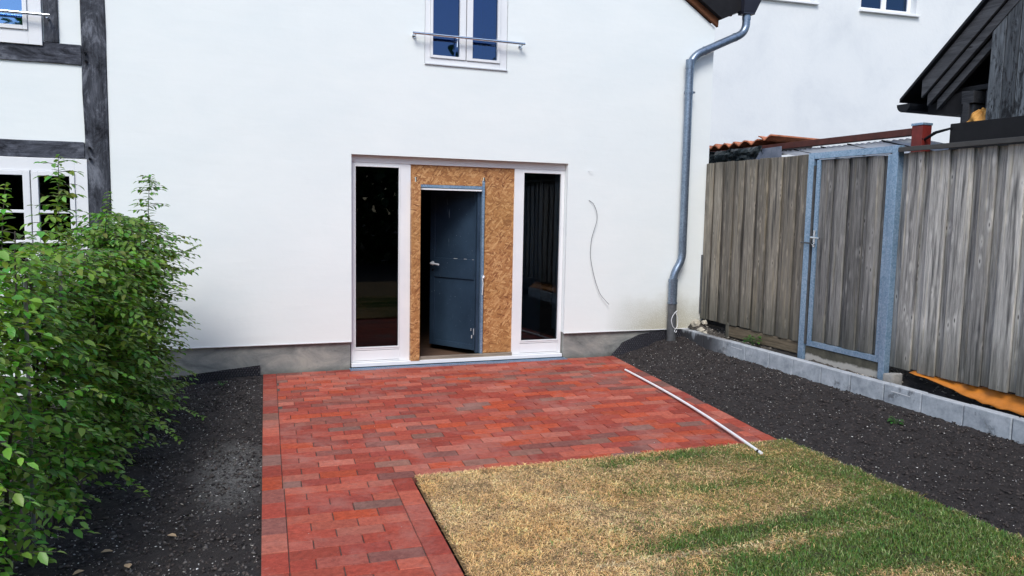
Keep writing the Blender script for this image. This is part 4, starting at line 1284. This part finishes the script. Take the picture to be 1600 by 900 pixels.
# carport: beam, post, sheet roof
m = None
cp = root('carport', (5.85, -1.6, 0), 'open carport with red brown steel beam and milky roof sheet behind the gate', 'carport')
m = MB(); m.box(5.78, 5.85, -2.32, .9, 2.366, 2.431); m.build('beam', 'brown_steel', cp, bevel=.004)
m = MB(); m.box(5.775, 5.885, -2.44, -2.325, .2, 2.448); pst = m.build('post', 'red_steel', cp, bevel=.004)
m = MB(); m.box(5.770, 5.890, -2.445, -2.320, 2.449, 2.470); m.build('post_cap', 'galv', pst, bevel=.003)
m = MB(); vs = []; n = 90
for i in range(n+1):
    yy = -.42-1.86*i/n; zz = .010*math.sin(yy*82)
    vs += [(5.86, yy, 2.345+zz), (8.4, yy, 2.10+zz)]
m.add(vs, [(2*i, 2*i+1, 2*i+3, 2*i+2) for i in range(n)])
o = m.build('roof_sheet', 'clear_roof', cp, smooth=True, recalc=False); so = o.modifiers.new('s', 'SOLIDIFY'); so.thickness = .003
for yy in (-.75, -1.15, -1.52, -1.95):
    m = MB(); m.tube([(5.82, yy, 2.352), (8.3, yy-.05, 2.075)], .008, 8); m.build('purlin_rod', 'black_gutter', cp, smooth=True)
m = MB()
for xx in (8.35,):
    for yy in (-.5, -2.3): m = MB(); m.box(xx, xx+.08, yy-.04, yy+.04, .1, 2.09); m.build('rear_post', 'brown_steel', cp)
m = MB(); m.box(5.855, 5.875, .0, -.40, 2.36, 2.40); 

# shed: gable side faces the fence
sh = root('wooden_shed', (6.6, -3.8, 0), 'dark weathered wooden shed with steep roof behind the right fence', 'shed')
SX = 5.80
ax_, az_ = -2.16, 2.71; k_s = .916
def vz(yy): return az_+k_s*(ax_-yy)
def band(mm, x0, x1, off0, off1, ya=ax_, yb=-4.4, cut=0):
    mm.prism([(ya-off0*0-cut, vz(ya-cut)-off0), (yb, vz(yb)-off0), (yb, vz(yb)-off1), (ya-cut-.0, vz(ya-cut)-off1)], 'x', x0, x1, tint())
m = MB()
m.prism([(ax_, vz(ax_)), (-4.4, vz(-4.4)), (-6.6, vz(-4.4)-2.0), (-6.6, vz(-4.4)-2.04), (-4.4, vz(-4.4)-.045), (ax_, vz(ax_)-.035)], 'x', SX-.02, 9.4)
m.build('roof', 'black_gutter', sh, bevel=.004)
shd = NT('soffit')
MAT['soffit'] = timber('shed_soffit_wood', (.012, .013, .016), (.085, .09, .10), 'y')[0].m
m = MB(); band(m, SX+.02, SX+.045, .04, .20, cut=.20); m.build('barge_board', 'soffit', sh, bevel=.003)
m = MB(); band(m, SX+.05, SX+.085, .205, .31, cut=.24); m.build('barge_board', 'soffit', sh, bevel=.003)
m = MB(); band(m, SX+.10, SX+.14, .315, .40, cut=.30); m.build('barge_board', 'soffit', sh, bevel=.003)
m = MB(); band(m, SX+.141, 9.3, .05, .075, cut=.12); m.prism([(ax_-.17, 2.56), (ax_-.17, 2.63), (ax_-.36, 2.70), (ax_-.54, 2.72), (ax_-.54, 2.53)], 'x', SX+.145, SX+.6)
m.build('soffit', 'under', sh)
# gutter end
gx0, gx1 = SX-.03, 9.3
m = MB(); gy, gz, r = -2.222, 2.655, .074
for k in range(10):
    a0, a1 = math.pi+k*math.pi/10, math.pi+(k+1)*math.pi/10
    m.prism([(gy+r*math.cos(a0), gz+r*math.sin(a0)), (gy+r*math.cos(a1), gz+r*math.sin(a1)), (gy+(r-.006)*math.cos(a1), gz+(r-.006)*math.sin(a1)), (gy+(r-.006)*math.cos(a0), gz+(r-.006)*math.sin(a0))], 'x', gx0, gx1)
m.prism([(gy+r*math.cos(math.pi+k*math.pi/10), gz+r*math.sin(math.pi+k*math.pi/10)) for k in range(11)], 'x', gx0-.004, gx0)
m.build('gutter', 'black_gutter', sh, smooth=False)
# board wall
m = MB(); yy = -2.97; WX = SX+.06
while yy > -6.4:
    w_ = random.uniform(.115, .135); top = min(vz(yy-.02)-.22, vz(-4.4)-.3)
    t2 = min(vz(yy-w_)-.22, vz(-4.4)-.3)
    m.prism([(yy, 2.388+random.uniform(-.004, .004)), (yy-.006, top), (yy-w_+.004, t2), (yy-w_+.004, 2.388)], 'x', WX-random.uniform(0, .006), WX+.02, tint())
    yy -= w_
m.build('wall_boards', 'shed_board', sh, bevel=.002, seg=1)
m = MB(); m.box(SX+.8, SX+.85, -6.3, -2.60, 2.2, 4.2); m.box(SX+.32, 9.2, -2.78, -2.72, .2, 2.5); m.box(9.2, 9.25, -6.3, -2.36, .2, 3.5); m.box(WX+.03, 9.2, -6.42, -6.36, .2, 3.2)
m.build('back_wall', 'under', sh)
m = MB(); m.box(SX+.15, SX+.8, -2.78, -2.66, 2.44, 2.60, tint(), .006); m.box(SX+.12, SX+.26, -2.80, -2.68, 2.61, 2.71, tint(), .006); m.box(SX+.16, SX+.22, -2.93, -2.88, 2.50, 2.70, tint()); m.box(SX+.2, SX+.34, -2.97, -2.56, 2.72, 2.76, tint(), .004)
m.box(SX+.3, SX+.9, -2.98, -2.66, 2.46, 2.66, tint(), .006); m.box(SX+.12, SX+.18, -2.76, -2.70, 2.42, 2.62, tint(), .004)
m.build('timber_blocks', 'shed_dark', sh, bevel=.004)
m = MB(); m.box(SX+.02, SX+.6, -6.4, -2.68, 1.95, 2.435); tag(m.build('black_box', 'black_box', bevel=.004), 'long black sheet metal box under the shed boards above the fence', 'box')
m = MB(); m.tube([(SX+.02, -2.36, 2.29), (SX+.0, -2.52, 2.355), (SX+.0, -2.56, 2.372), (SX+.01, -2.70, 2.395)], [.012, .014, .014, .010], 8)
for yy, zz in ((-2.44, 2.325), (-2.55, 2.37)): m.tube([(SX-.015, yy, zz), (SX-.022, yy, zz)], .007, 8)
tag(m.build('hinge_arm', 'black_gutter', smooth=True), 'thin dark bolted strut between red post and black box', 'strut')
# ochre cloth stuffed in the opening
m = MB(); vs = []; fs = []; ny, nz = 30, 12
for i in range(ny+1):
    for j in range(nz+1):
        u_2, v_2 = i/ny, j/nz
        yy = lerp(-2.745-.10*v_2, -2.975, u_2); zz = lerp(2.437, 2.545, v_2)
        vs.append((SX+.10+.03*v_2+.018*math.sin(u_2*9+v_2*7)+.008*math.sin(u_2*23), yy, zz+.006*math.sin(u_2*6)))
for i in range(ny):
    for j in range(nz): fs.append((i*(nz+1)+j, (i+1)*(nz+1)+j, (i+1)*(nz+1)+j+1, i*(nz+1)+j+1))
m.add(vs, fs); o = m.build('folded_cloth', 'ochre', smooth=True, recalc=False); so = o.modifiers.new('s', 'SOLIDIFY'); so.thickness = .012
tag(o, 'folded ochre yellow cloth stuffed in the shed opening', 'cloth')

# ------------------------------------------------------------------ hornbeam hedge
def leaf_arrays(P, D, Lf, Wf, N):
    """vectorised leaves; P base, D direction, N up normal, sizes"""
    D = D/np.linalg.norm(D, axis=1, keepdims=True)
    Sd = np.cross(D, N); Sd /= np.linalg.norm(Sd, axis=1, keepdims=True)+1e-9
    Nn = np.cross(Sd, D)
    L_ = Lf[:, None]; W_ = Wf[:, None]
    fold = .16*W_
    pts = [P, P+D*L_*.30+Sd*W_*.46+Nn*fold, P+D*L_*.33, P+D*L_*.30-Sd*W_*.46+Nn*fold,
           P+D*L_*.66+Sd*W_*.42+Nn*(fold-.05*L_), P+D*L_*.68-Nn*.04*L_, P+D*L_*.66-Sd*W_*.42+Nn*(fold-.05*L_), P+D*L_-Nn*.13*L_]
    V = np.stack(pts, 1).reshape(-1, 3)
    n = len(P); i0 = (np.arange(n)*8)[:, None, None]
    Q = np.array([(0, 1, 2), (0, 2, 3), (1, 4, 5), (1, 5, 2), (2, 5, 6), (2, 6, 3), (4, 7, 5), (5, 7, 6)])
    F = (Q[None]+i0).reshape(-1, 3)
    return V, F
def hedge_plant(x_, y_, H, rfun, ntw, label, light=1.0, sprigs=(), seed=0, zmin=.04):
    rg = np.random.default_rng(seed)
    rt = root('hornbeam_plant', (x_, y_, -.08), label, 'hedge plant', 'hornbeam plants of the hedge')
    canes_n = 3
    st = MB(); tw = MB(); P, D, Ls, Ws, Ns, tone = [], [], [], [], [], []
    canes = []
    for k in range(3):
        bx_, by_ = x_+rg.uniform(-.05, .05), y_+rg.uniform(-.10, .10)
        tx_, ty_ = x_+rg.uniform(-.12, .12), y_+rg.uniform(-.22, .22)
        hh = H*rg.uniform(.72, 1.06)
        pth = [Vector((lerp(bx_, tx_, q)+.012*math.sin(q*9+k), lerp(by_, ty_, q)+.012*math.cos(q*8+k), -.09+(hh+.05)*q)) for q in np.linspace(0, 1, 10)]
        st.tube(pth, [lerp(.011, .003, q) for q in np.linspace(0, 1, 10)], 7); canes.append(pth)
    twl = []
    for i in range(ntw):
        pth = canes[rg.integers(0, 3)]
        q = zmin+(1-zmin)*rg.random()**.92
        fi = q*(len(pth)-1); i0 = min(int(fi), len(pth)-2); o_ = pth[i0].lerp(pth[i0+1], fi-i0)
        az = rg.uniform(0, 2*math.pi)
        R0 = rfun(o_.z, az)*rg.uniform(.45, 1.06)
        twl.append((o_, az, max(.08, R0), rg.uniform(.1, .55), rg.uniform(.25, .75)))
    def grow(o_, az, R0, up, droop):
        pts = []; a = az; cur = Vector(o_); n = max(4, int(R0/.028)); el = up
        for k in range(n):
            pts.append(Vector(cur))
            el -= (up+droop)/n; a += rg.normal(0, .06)
            cur = cur+Vector((math.cos(a)*math.cos(el), math.sin(a)*math.cos(el), math.sin(el)))*.029
        tw.tube([tuple(p_) for p_ in pts[::2]]+[tuple(pts[-1])], .0016, 4, cap=False)
        s0 = max(1, int(n*.18))
        for k in range(s0, n):
            d = (pts[k]-pts[k-1]).normalized(); hz = math.atan2(d.y, d.x)
            for sd_ in ((1,) if k % 2 else (-1,)):
                aa = hz+sd_*rg.uniform(.65, 1.15) if k < n-1 else hz
                dr = rg.uniform(-.65, .1)
                P.append(pts[k]); D.append((math.cos(aa)*math.cos(dr), math.sin(aa)*math.cos(dr), math.sin(dr)))
                s = rg.uniform(.8, 1.2)*(1 if k < n-2 else .8)
                Ls.append(.057*s); Ws.append(.030*s)
                Ns.append((rg.normal(0, .28), rg.normal(0, .28), 1)); tone.append(k/n)
    for a_ in twl: grow(*a_)
    extra = []
    for (pp, lf_n) in sprigs:      # long single shoots
        pp = [Vector(p_) for p_ in pp]
        if pp[-1].z-pp[0].z > .3:
            for k in range(26):      # short side twigs, shorter towards the tip
                q = rg.random()**1.3*.95; fi = q*(len(pp)-1); i0 = min(int(fi), len(pp)-2); o_ = pp[i0].lerp(pp[i0+1], fi-i0)
                extra.append((o_, rg.uniform(0, 6.28), lerp(.20, .04, q), .45, .35))
        L0 = sum((pp[i+1]-pp[i]).length for i in range(len(pp)-1)); n = int(L0/.022)
        st.tube([tuple(p_) for p_ in pp], [lerp(.0035, .0012, i/(len(pp)-1)) for i in range(len(pp))], 5)
        for k in range(1, n+1):
            q = k/n*(len(pp)-1); i0 = min(int(q), len(pp)-2); b_ = pp[i0].lerp(pp[i0+1], q-i0); d = (pp[i0+1]-pp[i0]).normalized()
            for rr in range(lf_n):
                if abs(d.z) > .6:
                    aa = k*2.2+rr*2.1+rg.uniform(-.5, .5); dv = (math.cos(aa), math.sin(aa), rg.uniform(-.45, .45))
                else:
                    hz = math.atan2(d.y, d.x); aa = hz+(1 if (k+rr) % 2 else -1)*rg.uniform(.5, 1.2); dv = (math.cos(aa), math.sin(aa), rg.uniform(-.5, .15))
                P.append(b_); D.append(dv); s = lerp(1.1, .6, k/n)*rg.uniform(.85, 1.15); Ls.append(.056*s); Ws.append(.030*s); Ns.append((rg.normal(0, .3), rg.normal(0, .3), 1)); tone.append(.5+.5*k/n)
    for a_ in extra: grow(*a_)
    st.f += [tuple(i+len(st.v) for i in q) for q in tw.f]; st.v += tw.v; st.c += tw.c
    st.build('stems_and_twigs', 'bark', rt, smooth=True)
    P = np.array([tuple(p_) for p_ in P]); D = np.array(D); Ls = np.array(Ls); Ws = np.array(Ws); N = np.array(Ns); tone = np.array(tone)
    V, F = leaf_arrays(P, D, Ls, Ws, N)
    n = len(P)
    young = np.clip((tone-.6)*1.6, 0, 1)*rg.random(n)
    c0 = np.stack([rg.uniform(.08, .19, n), rg.uniform(.19, .36, n), rg.uniform(.024, .052, n)], -1)
    c1 = np.array((.28, .44, .085))[None]
    C_ = (c0*(1-young[:, None])+c1*young[:, None])*light
    T = np.repeat(C_, 8, 0)
    o = numpy_mesh('foliage', V-np.array([x_, y_, -.08]), F, T, 'leaf', True, parent=rt)
    return rt
def rf_std(r, top, foot=1.0):
    def f(z_, az):
        k = 1-.35*max(0, (z_-top+.35)/.35) if z_ > top-.35 else 1
        b = .75+.25*min(1, z_/.5)
        return r*k*(b*foot)*(1.0+.12*math.sin(az*3+z_*5)+.16*math.sin(z_*11+az*2))
    return f
HP = [   # x, y, height, radius, twigs, label, light, shoots
    (-.78, -.88, 1.60, rf_std(.47, 1.6), 700, 'farthest hedge plant by the white wall, dark foliage with thin upright shoot', .85,
        [([(-.62, -.95, 1.45), (-.61, -.98, 1.62), (-.60, -1.0, 1.76), (-.585, -1.0, 1.84)], 3), ([(-.70, -.85, 1.1), (-.52, -1.0, 1.18), (-.36, -1.05, 1.24), (-.24, -1.1, 1.30)], 2), ([(-.70, -.85, 1.0), (-.5, -1.0, 1.06), (-.34, -1.05, 1.08), (-.25, -1.08, 1.12)], 2), ([(-.64, -.9, .35), (-.45, -.95, .30), (-.30, -1.0, .24)], 2)]),
    (-.82, -1.5, 1.58, rf_std(.50, 1.58), 700, 'dark bushy hedge plant second from the white wall', .9,
        [([(-.66, -1.5, 1.0), (-.48, -1.6, 1.05), (-.33, -1.65, 1.0)], 2), ([(-.66, -1.5, .2), (-.45, -1.6, .16), (-.22, -1.7, .05)], 2)]),
    (-.88, -2.3, 1.56, rf_std(.47, 1.57), 520, 'middle hedge plant overhanging the soil where the bed is widest', .95,
        [([(-.66, -2.3, .3), (-.48, -2.4, .24), (-.33, -2.5, .12)], 2), ([(-.75, -2.2, 1.42), (-.74, -2.2, 1.56), (-.73, -2.18, 1.68)], 3)]),
    (-.93, -3.05, 1.55, rf_std(.44, 1.55), 370, 'hedge plant with a tall leafy shoot in front of the lower left window', 1.0,
        [([(-.86, -3.0, 1.40), (-.855, -3.0, 1.58), (-.85, -3.0, 1.72), (-.848, -3.0, 1.85)], 3), ([(-.70, -3.1, .22), (-.55, -3.15, .12), (-.45, -3.2, .03)], 2)]),
    (-1.02, -3.75, 1.57, rf_std(.43, 1.54), 290, 'lighter green hedge plant with large leaves near the left picture edge', 1.15, [([(-.95, -3.7, 1.40), (-.94, -3.7, 1.55), (-.93, -3.68, 1.68)], 3), ([(-.80, -3.6, .7), (-.66, -3.62, .74), (-.55, -3.62, .68)], 2)]),
    (-1.08, -4.45, 1.57, rf_std(.43, 1.54), 290, 'nearest hedge plant in the lower left corner with bright young leaves', 1.25, [([(-.95, -4.4, 1.38), (-.95, -4.4, 1.52), (-.95, -4.38, 1.64)], 3)]),
]
for i, (x_, y_, H, rfn, nt_, lb, li, spg) in enumerate(HP):
    hedge_plant(x_, y_, H, rfn, nt_, lb, li, spg, seed=40+i)
for k, (x_, y_, lb) in enumerate(((-.90, -2.0, 'grey stake between the dark middle hedge plants'), (-.87, -3.0, 'grey stake beside the hedge plant with the tall shoot'), (-.90, -3.6, 'grey stake nearest the camera in the hedge'))):
    m = MB(); m.tube([(x_, y_, -.1), (x_+.01, y_, 1.25)], .009, 8)
    tag(m.build('plant_stake', 'stake', smooth=True), lb, 'stake', 'stakes in the hedge')

# trees of the garden behind the viewer, seen only mirrored in the glass
def back_tree(x_, y_, h, r, seed, lbl):
    rg = np.random.default_rng(seed)
    rt = root('garden_tree', (x_, y_, 0), lbl, 'tree', 'garden trees')
    m = MB(); m.tube([(x_, y_, -.1), (x_+.1, y_, h*.35), (x_, y_+.1, h*.8)], [.22, .16, .05], 10)
    for k in range(7):
        a = k*.9; m.tube([(x_, y_, h*.35+k*.2), (x_+math.cos(a)*r*.6, y_+math.sin(a)*r*.6, h*.55+k*.25)], [.07, .02], 6)
    m.build('trunk', 'bark', rt, smooth=True)
    n = 9000
    cl = rg.normal(0, 1, (40, 3)); cl /= np.linalg.norm(cl, axis=1, keepdims=True); cl *= (rg.random(40)**.5)[:, None]
    P = cl[rg.integers(0, 40, n)]*np.array([r, r, h*.33])*.85+rg.normal(0, .22, (n, 3))*r*.5*np.array([1, 1, .8])+np.array([x_, y_, h*.64])
    D = rg.normal(0, 1, (n, 3)); N = rg.normal(0, .5, (n, 3))+np.array([0, 0, 1])
    V, F = leaf_arrays(P, D, rg.uniform(.3, .5, n), rg.uniform(.2, .34, n), N)
    T = np.repeat(np.stack([rg.uniform(.03, .06, n), rg.uniform(.09, .14, n), rg.uniform(.015, .03, n)], -1), 8, 0)
    numpy_mesh('crown', V-np.array([x_, y_, 0]), F, T, 'leaf', True, parent=rt)
for i, (x_, y_, h, r, lbl) in enumerate(((1.5, -21, 7.6, 5, 'broad tree behind the viewer opposite the garden door'), (-6.5, -20, 7, 5, 'tree behind the viewer opposite the hedge'), (9, -21, 7.5, 5, 'tallest tree behind the viewer opposite the fence'), (17, -20, 7, 5, 'tree behind the viewer beyond the fence'))):
    back_tree(x_, y_, h, r, 90+i, lbl)

# hedge-like leaf screen added behind the viewer to darken the low pane reflections
rg = np.random.default_rng(5)
n = 16000
P = np.stack([rg.uniform(-14, 22, n), -17+rg.normal(0, .35, n), rg.uniform(.0, 3.0, n)], -1)
V, F = leaf_arrays(P, rg.normal(0, 1, (n, 3)), rg.uniform(.25, .4, n), rg.uniform(.2, .3, n), rg.normal(0, 1, (n, 3)))
T = np.repeat(np.stack([rg.uniform(.03, .06, n), rg.uniform(.08, .13, n), rg.uniform(.015, .03, n)], -1), 8, 0)
tag(numpy_mesh('added_hedge_screen', V, F, T, 'leaf', True, loc=(4, -17, 0)), 'added leafy hedge screen behind the viewer, unseen, darkening the pane reflections', 'hedge')

for i, (x_, y_, lb) in enumerate(((-.62, -3.62, 'dry brown leaf at the hedge foot, farthest of the four'), (-.47, -3.85, 'pale dry leaf on the dark soil, nearest the paving'), (-.66, -3.80, 'curled dry leaf under the near hedge'), (-.33, -3.55, 'small dry leaf lying farthest out on the soil'))):
    m = MB(); a = i*1.9
    leaf(m, Vector((x_, y_, bed_height_left(np.float64(x_), np.float64(y_))+.014)), Vector((math.cos(a), math.sin(a), .12)), Vector((0, 0, 1)), .055, .034, (.42, .30, .18))
    tag(m.build('fallen_leaf', 'grit', recalc=False), lb, 'leaf', 'dry leaves on the soil by the hedge')
